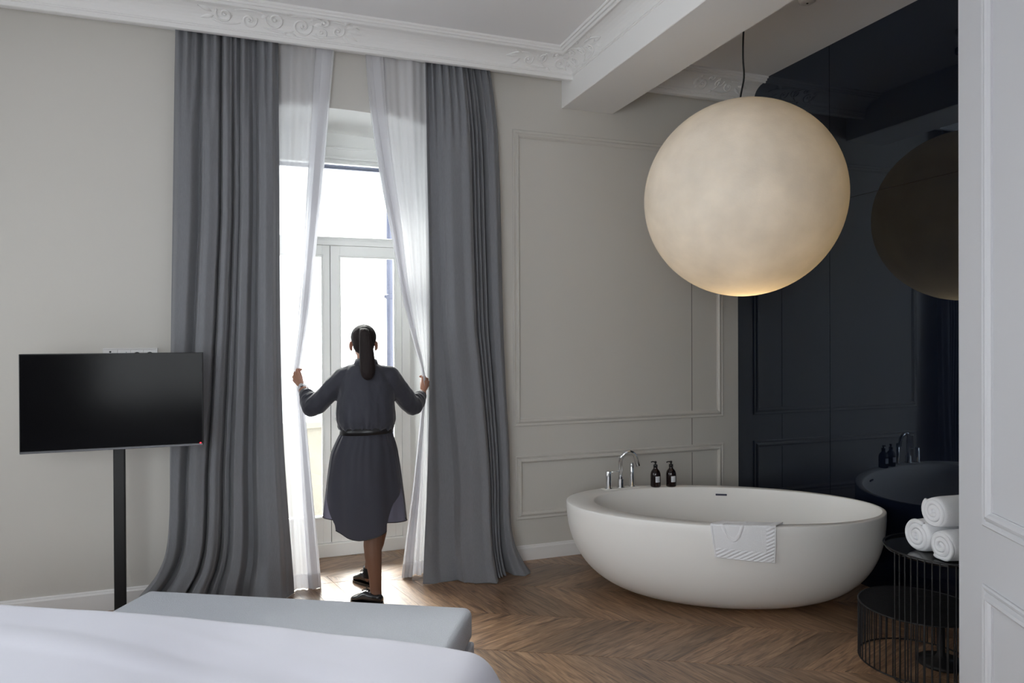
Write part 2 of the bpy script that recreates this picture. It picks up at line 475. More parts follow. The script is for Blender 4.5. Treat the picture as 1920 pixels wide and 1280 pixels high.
# dark glass wall of the bath niche
wr = shell('wall_right')
obj('wall_surface', bx(GX + 0.008, GX + 0.3, 1.0, YO, -0.2, ZC), M['seam'], wr)
SY, SZ, g = 3.857, 2.56, 0.0018
for y0, y1 in ((SY + g, WY), (1.2, SY - g)):
    for z0, z1 in ((0.0, SZ - g), (SZ + g, ZC - 0.001)):
        obj('glass_panel', bx(GX, GX + 0.007, y0, y1, z0, z1), M['dark_glass'], wr)

# ceiling beam
BL, BR, BZ = 2.167, 2.596, 3.345
struct(obj('beam', bx(BL, BR, -1.2, WY + 0.02, BZ, ZC + 0.02, bevel=0.004, seg=1), M['plaster']))

# cornice: a pelmet in front of the curtains carrying a hollow moulding that turns along the beam
cove = [(0.004 + 0.008 + 0.125 * (1 - math.cos(t)), 3.524 + 0.090 * math.sin(t)) for t in np.linspace(0, math.pi / 2, 9)]
CP = [(-0.205, 3.548), (-0.03, 3.548), (-0.03, 3.487), (-0.004, 3.487), (0, 3.490), (0, 3.512), (0.007, 3.515), (0.007, 3.521), (0.012, 3.5235)] + cove[1:] + [(0.137, 3.606), (0.141, 3.602), (0.147, 3.606), (0.147, 3.620), (0.152, 3.622), (0.156, 3.616), (0.162, 3.618), (0.163, 3.631), (0.168, 3.633), (0.176, 3.630), (0.180, 3.634), (0.180, ZC + 0.001)]
PY = 4.65
def corn(bm, pts0, pts1):
    a = [bm.verts.new(p) for p in pts0]; b = [bm.verts.new(p) for p in pts1]
    for i in range(len(a) - 1): bm.faces.new((a[i], b[i], b[i + 1], a[i + 1]))
trim = shell('trim_1')
bm = bmesh.new()
corn(bm, [(XL + 0.05, PY - d, z) for d, z in CP], [(BL - max(0, d), PY - d, z) for d, z in CP])
obj('cornice', bm, M['plaster'], trim)
bm = bmesh.new()
CB = [(d, z) for d, z in CP if d >= 0]; CB[0] = (-0.001, 3.487)
corn(bm, [(BL - d, PY - max(0, d), z) for d, z in CB], [(BL - d, -0.6, z) for d, z in CB])
obj('beam_cornice', bm, M['plaster'], trim)
trim2 = shell('trim_2')
bm = bmesh.new()
corn(bm, [(BR - 0.002, PY - d, z) for d, z in CP], [(GX - 0.0005, PY - d, z) for d, z in CP])
obj('cornice', bm, M['plaster'], trim2)

# plaster scrollwork in the hollow of the cornice
cv = [Vector((d, z)) for d, z in cove]
def cove_pt(v, h):
    """v 0..1 across the hollow from lip to ceiling, h out of the surface"""
    t = min(1, max(0, v)) * math.pi / 2
    d = 0.012 + 0.125 * (1 - math.cos(t)) + h * math.cos(t) ; z = 3.524 + 0.090 * math.sin(t) - h * math.sin(t)
    return d, z
def on_wall(u, v, h): d, z = cove_pt(v, h); return Vector((u, PY - d, z))
def on_beam(u, v, h): d, z = cove_pt(v, h); return Vector((BL - d, u, z))
CW = 0.155           # width of the hollow measured along its curve
def scroll(bm, put, u, v, r, turns, a0, dirn=1, tail=None, th=0.006):
    pts = []; rad = []
    n = int(16 * turns) + 6
    for k in range(n + 1):
        q = k / n; a = a0 + dirn * turns * 2 * math.pi * q; rr = r * (1 - 0.82 * q)
        pts.append(put(u + rr * math.cos(a), v + rr * math.sin(a) / CW, 0.003)); rad.append(th * (0.75 + 0.45 * math.sin(math.pi * q)) * (1 - 0.3 * q))
    tube(bm, pts, rad, 6)
    ellipsoid(bm, put(u, v, 0.004), (0.011, 0.011, 0.009), u=8, v=6)
def stem(bm, put, p, th=0.006):
    pts = [];
    for k in range(13):
        q = k / 12
        u = (1-q)**2 * p[0][0] + 2*q*(1-q) * p[1][0] + q*q * p[2][0]; v = (1-q)**2 * p[0][1] + 2*q*(1-q) * p[1][1] + q*q * p[2][1]
        pts.append(put(u, v, 0.003))
    tube(bm, pts, [th * (1 - 0.75 * abs(2 * k / 12 - 1) ** 2) + 0.001 for k in range(13)], 6)
def leaf(bm, put, u, v, a, L, wd):
    """pointed acanthus leaflet lying in the hollow"""
    ring = []
    c = [bm.verts.new(put(u + L * q * math.cos(a), v + L * q * math.sin(a) / CW, 0.004 + 0.010 * math.sin(math.pi * min(1, q + .1)))) for q in np.linspace(0, 1, 6)]
    for s in (-1, 1):
        e = [bm.verts.new(put(u + L * q * math.cos(a) - s * wd * math.sin(math.pi * q ** 0.8) * math.sin(a), v + (L * q * math.sin(a) + s * wd * math.sin(math.pi * q ** 0.8) * math.cos(a)) / CW, 0.0)) for q in np.linspace(0, 1, 6)]
        for k in range(5):
            bm.faces.new((c[k], c[k + 1], e[k + 1], e[k]))
def ornament_run(put, u0, sgn, big):
    bm = bmesh.new()
    S = lambda du: u0 + sgn * du
    def A(a): return a if sgn > 0 else math.pi - a
    if big:   # long spray seen over the left curtain
        for du, v, r, tn, a0, dr in ((-.36, .50, .050, 1.3, 2.6, 1), (-.22, .40, .046, 1.4, .4, -1), (-.07, .55, .058, 1.4, 3.0, 1), (.09, .45, .062, 1.5, .2, -1), (.21, .30, .040, 1.2, 3.4, 1), (.22, .72, .036, 1.2, 2.2, -1), (.31, .45, .040, 1.2, .5, -1)):
            scroll(bm, put, S(du), v, r, tn, A(a0), dr * (1 if sgn > 0 else -1))
        for p in (((-.44, .3), (-.36, .05), (-.27, .25)), ((-.30, .75), (-.2, .95), (-.12, .7)), ((-.14, .2), (-.05, .02), (.04, .2)), ((.02, .8), (.12, 1.0), (.2, .85)), ((.15, .15), (.24, .02), (.34, .3)), ((.26, .85), (.36, .85), (.44, .62))):
            stem(bm, put, [(S(a), b) for a, b in p])
        for du, v, a, L in ((.36, .62, .3, .085), (.37, .5, -.1, .095), (.36, .4, -.5, .085), (.33, .7, .7, .07), (.34, .3, -.9, .07), (-.02, .12, -1.2, .045), (.02, .12, -.6, .05), (-.43, .55, 2.8, .08), (-.42, .4, 3.4, .08), (.0, .85, 1.2, .05), (.16, .55, .2, .06), (.14, .7, .9, .05), (-.15, .55, .6, .05)):
            leaf(bm, put, S(du), v, A(a), L, .014)
    else:     # corner spray
        for du, v, r, tn, a0, dr in ((-.10, .42, .050, 1.4, .3, -1), (-.24, .58, .042, 1.3, 2.8, 1), (-.34, .40, .038, 1.2, .6, -1), (-.15, .78, .03, 1.1, 2.2, 1)):
            scroll(bm, put, S(du), v, r, tn, A(a0), dr * (1 if sgn > 0 else -1))
        for p in (((-.05, .9), (-.16, 1.02), (-.22, .85)), ((-.22, .85), (-.27, .45), (-.2, .12)), ((-.2, .12), (-.3, .02), (-.37, .25)), ((-.34, .7), (-.42, .8), (-.50, .45))):
            stem(bm, put, [(S(a), b) for a, b in p])
        for du, v, a, L in ((-.40, .68, 2.7, .08), (-.42, .5, 3.2, .085), (-.40, .4, 3.8, .08), (-.30, .85, 2.2, .05), (-.03, .3, 1.8, .06), (-.04, .12, 2.4, .06), (-.07, .65, 1.2, .05), (-.2, .12, -.4, .04)):
            leaf(bm, put, S(du), v, A(a), L, .013)
    bmesh.ops.recalc_face_normals(bm, faces=bm.faces)
    return bm
obj('plaster_ornament', ornament_run(on_wall, 0.20, 1, True), M['plaster'], trim, smooth=True)
obj('plaster_ornament', ornament_run(on_wall, BL - 0.02, 1, False), M['plaster'], trim, smooth=True)
obj('plaster_ornament', ornament_run(on_beam, PY - 0.02, 1, False), M['plaster'], trim, smooth=True)
obj('plaster_ornament', ornament_run(on_wall, 3.14, -1, False), M['plaster'], trim2, smooth=True)

# ------------------------------------------------------------------ chevron floor
floor = struct(obj('floor', bx(-6.5, 4.6, -3.6, 5.5, -0.25, -0.012), M['joint']))
ROW0, ROWH, PITCH, ANG = 3.6355, 0.4835, 0.205, math.radians(49)
RUN = ROWH / math.tan(ANG)
def clip(poly, n, c):
    out = []
    for i, p in enumerate(poly):
        q = poly[(i + 1) % len(poly)]
        a = p[0] * n[0] + p[1] * n[1] - c; b = q[0] * n[0] + q[1] * n[1] - c
        if a <= 0: out.append(p)
        if (a < 0) != (b < 0) and a != b and (a > 0) != (b > 0):
            t = a / (a - b); out.append((p[0] + (q[0] - p[0]) * t, p[1] + (q[1] - p[1]) * t))
    return out
def plank_geo(bm, uvl, tl, poly, origin, du, dv, seed, tint):
    """poly in world XY -> chamfered board, uv along the grain"""
    if len(poly) < 3: return
    ar2 = sum(p[0] * q[1] - q[0] * p[1] for p, q in zip(poly, poly[1:] + poly[:1]))
    if abs(ar2) < 2e-3: return
    if ar2 < 0: poly = poly[::-1]
    c = Vector((sum(p[0] for p in poly) / len(poly), sum(p[1] for p in poly) / len(poly), 0))
    def inset(d):
        o = []
        for p in poly:
            v = Vector((p[0], p[1], 0)) - c; L = max(v.length, 1e-5)
            o.append(c + v * max(0.2, (1 - d / L)))
        return o
    lo = [bm.verts.new((p.x, p.y, -0.0118)) for p in inset(0.0012)]
    mid = [bm.verts.new((p.x, p.y, -0.0012)) for p in inset(0.0012)]
    up = [bm.verts.new((p.x, p.y, 0)) for p in inset(0.0028)]
    n = len(poly); fs = []
    for a, b in ((lo, mid), (mid, up)):
        for i in range(n):
            j = (i + 1) % n; fs.append(bm.faces.new((a[i], a[j], b[j], b[i])))
    fs.append(bm.faces.new(up))
    for f in fs:
        f[tl] = tint
        for l in f.loops:
            v = l.vert.co - origin
            l[uvl].uv = (v.dot(du) + seed * 37.3, v.dot(dv) + seed * 11.7)
def new_plank_bm():
    b = bmesh.new(); return b, b.loops.layers.uv.new('UVMap'), b.faces.layers.float.new('tint')
rest, ru, rt = new_plank_bm()
n_single = 0
for r in range(-9, 6):
    b0 = ROW0 + r * ROWH
    sg = 1 if r % 2 == 0 else -1
    for k in range(-24, 24):
        a0 = 0.062 + k * PITCH
        if sg > 0: q = [(a0, b0), (a0 + PITCH, b0), (a0 + PITCH + RUN, b0 + ROWH), (a0 + RUN, b0 + ROWH)]
        else: q = [(a0 + RUN, b0), (a0 + RUN + PITCH, b0), (a0 + PITCH, b0 + ROWH), (a0, b0 + ROWH)]
        pw_ = [ab(*p) for p in q]; poly = [(p.x, p.y) for p in pw_]
        cx = sum(p[0] for p in poly) / 4; cy = sum(p[1] for p in poly) / 4
        ca = sum(p[0] for p in q) / 4; cb = sum(p[1] for p in q) / 4
        if cx > GX + 0.4 or ca < -4.35 or cb < -0.95: continue
        parts = []
        main = clip(poly, (0, 1), WY + 0.004)
        if len(main) >= 3: parts.append(main)
        back = clip(clip(clip(clip(poly, (0, -1), -(WY + 0.004)), (0, 1), 5.44), (-1, 0), -OX0), (1, 0), OX1)
        if len(back) >= 3: parts.append(back)
        if main and len(main) >= 3:
            parts[0] = clip(clip(main, (1, 0), GX + 0.006), (-AX.x, -AX.y), 4.1)
        if not parts or all(len(p) < 3 for p in parts): continue
        dvec = (pw_[3] - pw_[0]).normalized(); dv = Vector((-dvec.y, dvec.x, 0))
        seed = random.random(); tint = min(1, max(0, random.gauss(0.5, 0.24)))
        seen = (cb > 2.95 and -2.6 < ca < 3.2) or (cb > 2.1 and -0.75 < ca < 1.4)
        if seen and n_single < 298:
            pb, pu, pt = new_plank_bm()
            for p in parts: plank_geo(pb, pu, pt, p, pw_[0], dvec, dv, seed, tint)
            if len(pb.faces): obj('plank', pb, M['wood'], floor); n_single += 1
            else: pb.free()
        else:
            for p in parts: plank_geo(rest, ru, rt, p, pw_[0], dvec, dv, seed, tint)
o = obj('plank_field', rest, M['wood'], floor); o['kind'] = 'stuff'

# ------------------------------------------------------------------ french window
FY = 5.43
win = shell('window_1', (0, FY, 0))
CXW = 0.533; FX0, FX1 = OX0 + 0.012, OX1 - 0.012
bm = bmesh.new()
box(bm, FX0 - 0.02, FX0 + 0.048, 0, 0.09, 0.0, 3.15)
box(bm, FX1 - 0.048, FX1 + 0.02, 0, 0.09, 0.0, 3.15)
box(bm, FX0 + 0.048, FX1 - 0.048, 0, 0.09, 2.975, 3.19)
box(bm, FX0 + 0.048, FX1 - 0.048, -0.004, 0.09, 2.33, 2.368, bevel=0.003)
box(bm, FX0 + 0.048, FX1 - 0.048, -0.012, 0.05, 3.05, 3.065, bevel=0.003); box(bm, FX0 + 0.048, FX1 - 0.048, -0.008, 0.05, 2.985, 2.995, bevel=0.003)
obj('window_frame', bm, M['joinery'], win)
obj('threshold', bx(FX0 - 0.01, FX1 + 0.01, -0.006, 0.12, 0.0, 0.1, bevel=0.004), M['joinery'], win)
obj('blind_rail', bx(FX0 + 0.11, FX1 - 0.11, 0.10, 0.13, 2.925, 2.955), M['zinc'], win)
def sash(name, x0, x1, z0, z1, st, sr, zb, zt, pane='pane'):
    bm = bmesh.new()
    box(bm, x0, x0 + st, 0.012, 0.075, z0, z1, bevel=0.002, seg=1); box(bm, x1 - sr, x1, 0.012, 0.075, z0, z1, bevel=0.002, seg=1)
    box(bm, x0 + st, x1 - sr, 0.012, 0.075, z0, zb); box(bm, x0 + st, x1 - sr, 0.012, 0.075, zt, z1)
    s = obj(name, bm, M['joinery'], win)
    obj('glazing_bead', frame_mold(x0 + st - 0.012, x1 - sr + 0.012, zb - 0.012, zt + 0.012, [(0, 0), (0, 0.008), (0.006, 0.012), (0.012, 0.008), (0.016, 0)], lambda x, z, h: Vector((x, 0.012 - h, z))), M['joinery'], s)
    obj(pane, bx(x0 + st - 0.005, x1 - sr + 0.005, 0.038, 0.044, zb - 0.005, zt + 0.005), M['glass'], s)
    return s
sash('transom_sash', FX0 + 0.049, FX1 - 0.049, 2.37, 2.974, 0.052, 0.052, 2.392, 2.95)
gapc = 0.0022
dl = sash('door_leaf', FX0 + 0.049, CXW - gapc, 0.104, 2.328, 0.054, 0.058, 0.30, 2.245)
dr = sash('door_leaf', CXW + gapc, FX1 - 0.049, 0.104, 2.328, 0.072, 0.054, 0.30, 2.245)
obj('meeting_seam', bx(CXW - 0.004, CXW + 0.004, 0.03, 0.06, 0.104, 2.328), M['seam'], win)
bm = bmesh.new(); cyl(bm, (0.572, -0.002), 0.010, 1.02, 1.04); tube(bm, [(0.572, 0.012, 1.03), (0.572, -0.03, 1.03), (0.60, -0.04, 1.03), (0.67, -0.04, 1.03)], 0.007, 8)
obj('door_handle', bm, M['chrome'], dr)

# outside: balcony and drainpipe
struct(obj('balcony_slab', bx(-1.6, 3.0, YO - 0.02, 6.75, -0.3, -0.03), M['bounce_floor']))
bm = bmesh.new(); box(bm, -1.6, 3.0, 6.5, 6.62, -0.03, 0.84); box(bm, -1.65, 3.05, 6.46, 6.66, 0.84, 0.90, bevel=0.01)
struct(obj('balcony_parapet', bm, M['stone']))
dp = thing('drainpipe', 'blue-grey metal drainpipe seen through the right pane of the window', 'drainpipe', (1.066, 5.93, -0.03))
bm = bmesh.new(); cyl(bm, (0, 0), 0.027, 0.0, 4.6, 16); obj('pipe', bm, M['zinc'], dp, smooth=True)
for z in (0.7, 2.01, 3.4):
    bm = bmesh.new(); cyl(bm, (0, 0), 0.034, z - 0.02, z + 0.02, 16, 0.004); tube(bm, [(0.03, 0, z), (0.10, -0.05, z), (0.10, -0.185, z)], 0.007, 8)
    box(bm, -0.046, -0.030, -0.008, 0.008, z - 0.012, z + 0.012)
    obj('bracket', bm, M['zinc'], dp)

# ------------------------------------------------------------------ curtains
def curtain(name, m, x0t, x1t, yb, amp, prof, gam, nx, nz, z0, z1, extra, wob=0.0, seed=0):
    def f(s, t):
        z = z0 + (z1 - z0) * t ** 1.35
        a = lin(z, x0t) if len(x0t) < 3 else cat(z, x0t); b = lin(z, x1t) if len(x1t) < 3 else cat(z, x1t)
        d = prof(s ** lin(z, gam), z)
        wv = wob * noise.noise((s * 4 + seed, z * 0.8, 0.3))
        x = a + (b - a) * s; y = lin(z, yb) - d * lin(z, amp) - wv
        p = Vector((x, y, z))
        return extra(p, s, z) if extra else p
    me = grid(nx, nz, f); me.name = name
    o = link(name, me, m, None, smooth=True)
    return o

PL = [(0, .2), (.06, .7), (.16, .75), (.24, .12), (.28, .7), (.34, .85), (.41, .78), (.435, -.05), (.465, .75), (.5, .85), (.53, .7), (.555, -.05), (.58, .5), (.60, .45), (.615, .25), (.65, .8), (.70, .78), (.745, .0), (.775, .0), (.81, .6), (.87, .95), (.93, .9), (.965, .35), (1, .1)]
PR = [(0, .3), (.05, .05), (.15, .12), (.2, .6), (.3, .85), (.42, .82), (.52, 1), (.57, .8), (.6, .15), (.635, .55), (.66, .1), (.69, .5), (.72, .05), (.75, .45), (.785, -.15), (.83, .5), (.9, .65), (.97, .4), (1, .1)]
def prof_left(s, z):
    d = ip(s, PL)
    if z > 2.9: d += (z - 2.9) * 0.45 * math.sin(s * 2 * math.pi * 11)
    return d
def prof_right(s, z):
    d = ip(s, PR)
    if z > 2.9: d += (z - 2.9) * 0.4 * math.sin(s * 2 * math.pi * 10 + 1)
    return d
def ext_left(p, s, z):
    # cloth breaks on the floor: hem pushes into the room and sideways at the left
    if z < 0.36:
        k = (0.36 - z) / 0.36; k2 = k * k
        p.y -= 0.06 * k2 * (0.6 + 0.4 * math.sin(s * 9 + 1)) ; p.x -= 0.16 * k2 * (1 - s) ** 2
        p.y -= 0.03 * k * math.sin(s * 17 + z * 14)
    if z < 1.0 and s < .4:
        p.y -= 0.035 * math.sin((z * 7 + s * 14)) * (1 - z) * (0.4 - s) / 0.4
    p.y = min(p.y, WY - 0.035)
    return p
def ext_right(p, s, z):
    if z < 0.5:
        k = (0.5 - z) / 0.5; k2 = k * k
        p.y -= 0.10 * k2 * (0.45 + 0.55 * math.sin(math.pi * min(1, s * 1.1)))
        if s > 0.85: p.x += 0.10 * k2 * k * (s - 0.85) / 0.15; p.y -= 0.06 * k2 * (s - .85) / .15
    if z < 0.14: p.y -= 0.02 * (0.14 - z) / 0.14 * math.sin(s * 10)
    p.y = min(p.y, WY - 0.035)
    return p
dl_o = curtain('curtain', M['drape'], [(0, -.585), (.118, -.575), (.227, -.535), (.45, -.497), (.94, -.484), (1.75, -.474), (2.72, -.457), (3.54, -.44)],
    [(0, .228), (.087, .225), (.566, .192), (1.075, .165), (1.75, .153), (2.76, .153), (3.54, .151)],
    [(0, 4.74), (1.5, 4.75), (3.5, 4.765)], [(0, .15), (1.5, .115), (2.9, .085), (3.54, .06)], prof_left, [(0, .66), (.8, .72), (1.7, .9), (2.4, 1)], 260, 110, 0.004, 3.54, ext_left, 0.02, 1)
tag(dl_o, 'heavy grey linen curtain left of the window, behind the television', 'curtain', 'grey curtains at the window')
dr_o = curtain('curtain', M['drape'], [(0, 1.038), (.49, 1.077), (1.175, 1.103), (1.75, 1.117), (2.84, 1.112), (3.54, 1.104)],
    [(0, 1.70), (.05, 1.69), (.24, 1.676), (.81, 1.679), (1.38, 1.662), (2.135, 1.646), (2.8, 1.633), (3.08, 1.622), (3.3, 1.60), (3.54, 1.565)],
    [(0, 4.70), (1.5, 4.73), (3.5, 4.765)], [(0, .16), (1.5, .115), (2.9, .085), (3.54, .06)], prof_right, [(0, 1.8), (.6, 1.7), (1.7, 1.05), (2.4, 1)], 240, 110, 0.004, 3.54, ext_right, 0.02, 9)
tag(dr_o, 'heavy grey linen curtain right of the window, nearest the bathtub', 'curtain', 'grey curtains at the window')
for o in (dl_o, dr_o):
    s = o.modifiers.new('cloth_thickness', 'SOLIDIFY'); s.thickness = 0.004; s.offset = 0

GL, GR = 1.41, 1.325     # heights at which the two hands hold the voile
def sheer_prof(nf, seed):
    ph = [random.Random(seed + k).random() * 6.28 for k in range(6)]
    def f(s, z):
        return 0.5 + 0.30 * math.sin(s * 2 * math.pi * nf + ph[0] + 1.3 * math.sin(s * 7 + ph[1] + z * 0.25)) + 0.20 * math.sin(s * 2 * math.pi * nf * 0.43 + ph[2]) + 0.12 * math.sin(s * 2 * math.pi * nf * 2.1 + ph[3])
    return f
def bunch(q, z, zg):
    """q: 0 outer edge .. 1 held edge -> (fraction of the width, sideways zigzag, depth step)"""
    k = max(0.0, (q - 0.45) / 0.55)
    g = q / 0.45 * 0.72 if q < 0.45 else 0.72 + 0.28 * k
    far = min(1.0, abs(z - zg) / 1.2)
    A = (0.010 + 0.016 * far) * min(1, k * 4) * min(1, (1 - k) * 5)
    return g, A * math.sin(k * 2 * math.pi * 4.5 + 0.8 * math.sin(z * 0.9 + k * 7)), -0.030 * k
def ext_sl(p, s, z):
    g, zx, dy = bunch(s, z, GL)
    a = lin(z, SLX0); b = cat(z, SLX1)
    p.x = a + (b - a) * g + zx; p.y += dy
    g_ = math.exp(-((z - GL) / 0.45) ** 2) * max(0, (g - .3) / .7) ** 2
    p.y = p.y * (1 - g_) + (4.785 + dy * .5) * g_
    return p
def ext_sr(p, s, z):
    g, zx, dy = bunch(1 - s, z, GR)
    a = cat(z, SRX0); b = lin(z, SRX1)
    p.x = b + (a - b) * g - zx; p.y += dy
    g_ = math.exp(-((z - GR) / 0.45) ** 2) * max(0, (g - .3) / .7) ** 2
    p.y = p.y * (1 - g_) + (4.700 + dy) * g_
    return p
SLX0 = [(0, .13), (3.54, .08)]
SLX1 = [(0, .395), (.54, .353), (1.06, .313), (1.338, .287), (1.41, .272), (1.50, .285), (1.752, .327), (2.168, .376), (2.621, .422), (3.147, .469), (3.54, .505)]
SRX0 = [(0, .941), (.231, .971), (.663, 1.029), (1.171, 1.066), (1.325, 1.072), (1.45, 1.055), (1.609, 1.015), (1.899, .951), (2.365, .874), (2.719, .804), (3.175, .736), (3.54, .705)]
SRX1 = [(0, 1.12), (3.54, 1.17)]
sl = curtain('sheer_curtain', M['sheer'], [(0, .13), (3.54, .08)], [(0, .395), (.54, .353), (1.06, .313), (1.338, .287), (1.41, .272), (1.50, .285), (1.752, .327), (2.168, .376), (2.621, .422), (3.147, .469), (3.54, .505)],
    [(0, 4.82), (1.5, 4.84), (3.5, 4.84)], [(0, .05), (1.41, .02), (3.54, .035)], sheer_prof(5, 3), [(0, 1), (3.5, 1)], 300, 90, 0.006, 3.54, ext_sl)
tag(sl, 'sheer white curtain held aside by the woman\'s left hand', 'sheer curtain', 'sheer white curtains at the window')
sr = curtain('sheer_curtain', M['sheer'], [(0, .941), (.231, .971), (.663, 1.029), (1.171, 1.066), (1.325, 1.072), (1.45, 1.055), (1.609, 1.015), (1.899, .951), (2.365, .874), (2.719, .804), (3.175, .736), (3.54, .705)], [(0, 1.12), (3.54, 1.17)],
    [(0, 4.82), (1.3, 4.84), (3.5, 4.84)], [(0, .05), (1.32, .018), (3.54, .035)], sheer_prof(6, 11), [(0, 1), (3.5, 1)], 300, 90, 0.006, 3.54, ext_sr)
tag(sr, 'sheer white curtain drawn aside by the woman\'s right hand', 'sheer curtain', 'sheer white curtains at the window')
# doubled hems of the voile
def hem_of(src, nx, nz, zt):
    rows = [j for j in range(nz) if src.data.vertices[j * nx].co.z < zt]
    V = [tuple(src.data.vertices[j * nx + i].co + Vector((0, -0.002, 0))) for j in rows for i in range(nx)]
    F = [(j * nx + i, j * nx + i + 1, (j + 1) * nx + i + 1, (j + 1) * nx + i) for j in range(len(rows) - 1) for i in range(nx - 1)]
    me = bpy.data.meshes.new('hem'); me.from_pydata(V, [], F); me.update()
    link('hem', me, M['hem'], src, smooth=True)
hem_of(sl, 300, 90, 0.11); hem_of(sr, 300, 90, 0.11)

# ------------------------------------------------------------------ television on a pole
tv = thing('television', 'black flat television on a tall black floor pole in front of the curtain', 'television', (-0.703, 4.32, 0))
X0, X1, Z0, Z1 = -1.147 + .703, -.273 + .703, 1.042, 1.558
obj('housing', bx(X0, X1, -0.016, 0.022, Z0, Z1, bevel=0.003), M['black_metal'], tv)
obj('screen', bx(X0 + 0.005, X1 - 0.005, -0.0185, -0.015, Z0 + 0.011, Z1 - 0.005), M['screen'], tv)
obj('bottom_strip', bx(X0 + 0.002, X1 - 0.002, -0.0195, -0.013, Z0 - 0.002, Z0 + 0.0095, bevel=0.001, seg=1), M['tv_edge'], tv)
bm = bmesh.new(); ellipsoid(bm, (X1 - 0.014, -0.020, Z0 + 0.012), (0.0045, 0.003, 0.0035), u=10, v=6); obj('standby_light', bm, M['led'], tv)
obj('back_housing', bx(-0.28, 0.28, 0.022, 0.055, Z0 + 0.05, Z1 - 0.15, bevel=0.01), M['black_metal'], tv)
obj('pole', bx(-0.029, 0.029, 0.056, 0.086, 0.012, 1.40, bevel=0.006), M['black_metal'], tv)
obj('base_plate', bx(-0.20, 0.20, -0.2, 0.12, 0.0, 0.012, bevel=0.004), M['black_metal'], tv)

# wall outlet strip behind the television
ol = thing('wall_outlet', 'white four-gang outlet strip on the wall above the television', 'wall outlet', (-0.711, WY, 1.538))
obj('cover_frame', frame_mold(-0.149, 0.149, -0.041, 0.041, [(0, 0), (0, 0.008), (0.003, 0.011), (0.011, 0.009), (0.011, 0.004)], lambda x, z, h: Vector((x, -h, z))), M['plastic'], ol)
for k, x in enumerate((-0.105, -0.035, 0.035, 0.105)):
    pl = obj('insert', bx(x - 0.0345, x + 0.0345, -0.0075, -0.001, -0.031, 0.031, bevel=0.0015, seg=1), M['plastic'], ol)
    bm = bmesh.new()
    if k >= 2:
        bmesh.ops.create_circle(bm, cap_ends=True, segments=24, radius=0.0195, matrix=Matrix.Translation((x, -0.0078, -0.002)) @ Matrix.Rotation(math.pi / 2, 4, 'X'))
        obj('socket_hole', bm, M['hole'], pl)
        bm = bmesh.new(); bmesh.ops.create_circle(bm, cap_ends=True, segments=24, radius=0.0165, matrix=Matrix.Translation((x + .001, -0.0081, -0.005)) @ Matrix.Rotation(math.pi / 2, 4, 'X'))
        obj('socket_face', bm, M['plastic'], pl)
    elif k == 0:
        bmesh.ops.create_circle(bm, cap_ends=True, segments=16, radius=0.006, matrix=Matrix.Translation((x - 0.004, -0.0078, 0.019)) @ Matrix.Rotation(math.pi / 2, 4, 'X'))
        obj('jack', bm, M['hole'], pl)
    else:
        bmesh.ops.create_circle(bm, cap_ends=True, segments=16, radius=0.0025, matrix=Matrix.Translation((x + 0.012, -0.0078, 0.016)) @ Matrix.Rotation(math.pi / 2, 4, 'X'))
        obj('screw', bm, M['zinc'], pl)

# ------------------------------------------------------------------ bathtub
TC = Vector((2.765, 3.762, 0)); TA, TB, TH = 0.972, 0.5585, 0.577
tub = thing('bathtub', 'freestanding egg-shaped matt white bathtub on the wooden floor', 'bathtub', TC, GA)
def sc(zeta, base, p): return base + (1 - base) * (1 - (1 - max(0, min(1, zeta))) ** p) ** (1 / p)
NT = 96
def tub_k(zeta): return sc(zeta, 0.425, 2.36)
def tub_off(zeta): q = (1 - max(0, min(1, zeta))) ** 1.5; return 0.023 * q, 0.049 * q
def tub_ring(a, b, cu, cv, z): return [Vector((cu + a * math.cos(2 * math.pi * k / NT), cv + b * math.sin(2 * math.pi * k / NT), z)) for k in range(NT)]
rings = [tub_ring(TA * .36, TB * .36, 0.023, 0.049, 0.0)]
for q in np.linspace(0, 1, 22):
    zeta = q ** 1.6; k = tub_k(zeta); ou, ov = tub_off(zeta)
    rings.append(tub_ring(TA * k, TB * k, ou, ov, 0.003 + (TH - 0.009) * zeta))
rings.append(tub_ring(TA - 0.0015, TB - 0.0015, 0, 0, TH - 0.002)); rings.append(tub_ring(TA - 0.006, TB - 0.006, 0, 0, TH))
IA, IB, IU, IV = 0.871, 0.485, 0.079, 0.003
rings.append(tub_ring(IA + 0.006, IB + 0.006, IU, IV, TH)); rings.append(tub_ring(IA + 0.001, IB + 0.001, IU, IV, TH - 0.003))
def inner(z):
    zeta = (z - 0.13) / (TH - 0.13); k = sc(zeta, 0.42, 2.4); return IA * k, IB * k
for z in TH - 0.006 - (TH - 0.136) * np.linspace(0, 1, 16) ** 0.8:
    a, b = inner(z); rings.append(tub_ring(a, b, IU, IV, z))
rings.append(tub_ring(0.12, 0.07, IU, IV, 0.125))
bm = bmesh.new(); loft(bm, rings)
obj('basin', bm, M['tub'], tub, smooth=True)
a_, b_ = inner(0.525)
obj('overflow_slot', bx(-0.038, 0.038, -0.006, 0.004, -0.006, 0.006, bevel=0.002, seg=1), M['zinc'], tub, loc=(0.075, IV + b_ * math.sqrt(1 - ((0.075 - IU) / a_) ** 2) - 0.004, 0.527))
bm = bmesh.new(); cyl(bm, (IU, IV), 0.03, 0.125, 0.129, 20, 0.001); obj('drain', bm, M['chrome'], tub)

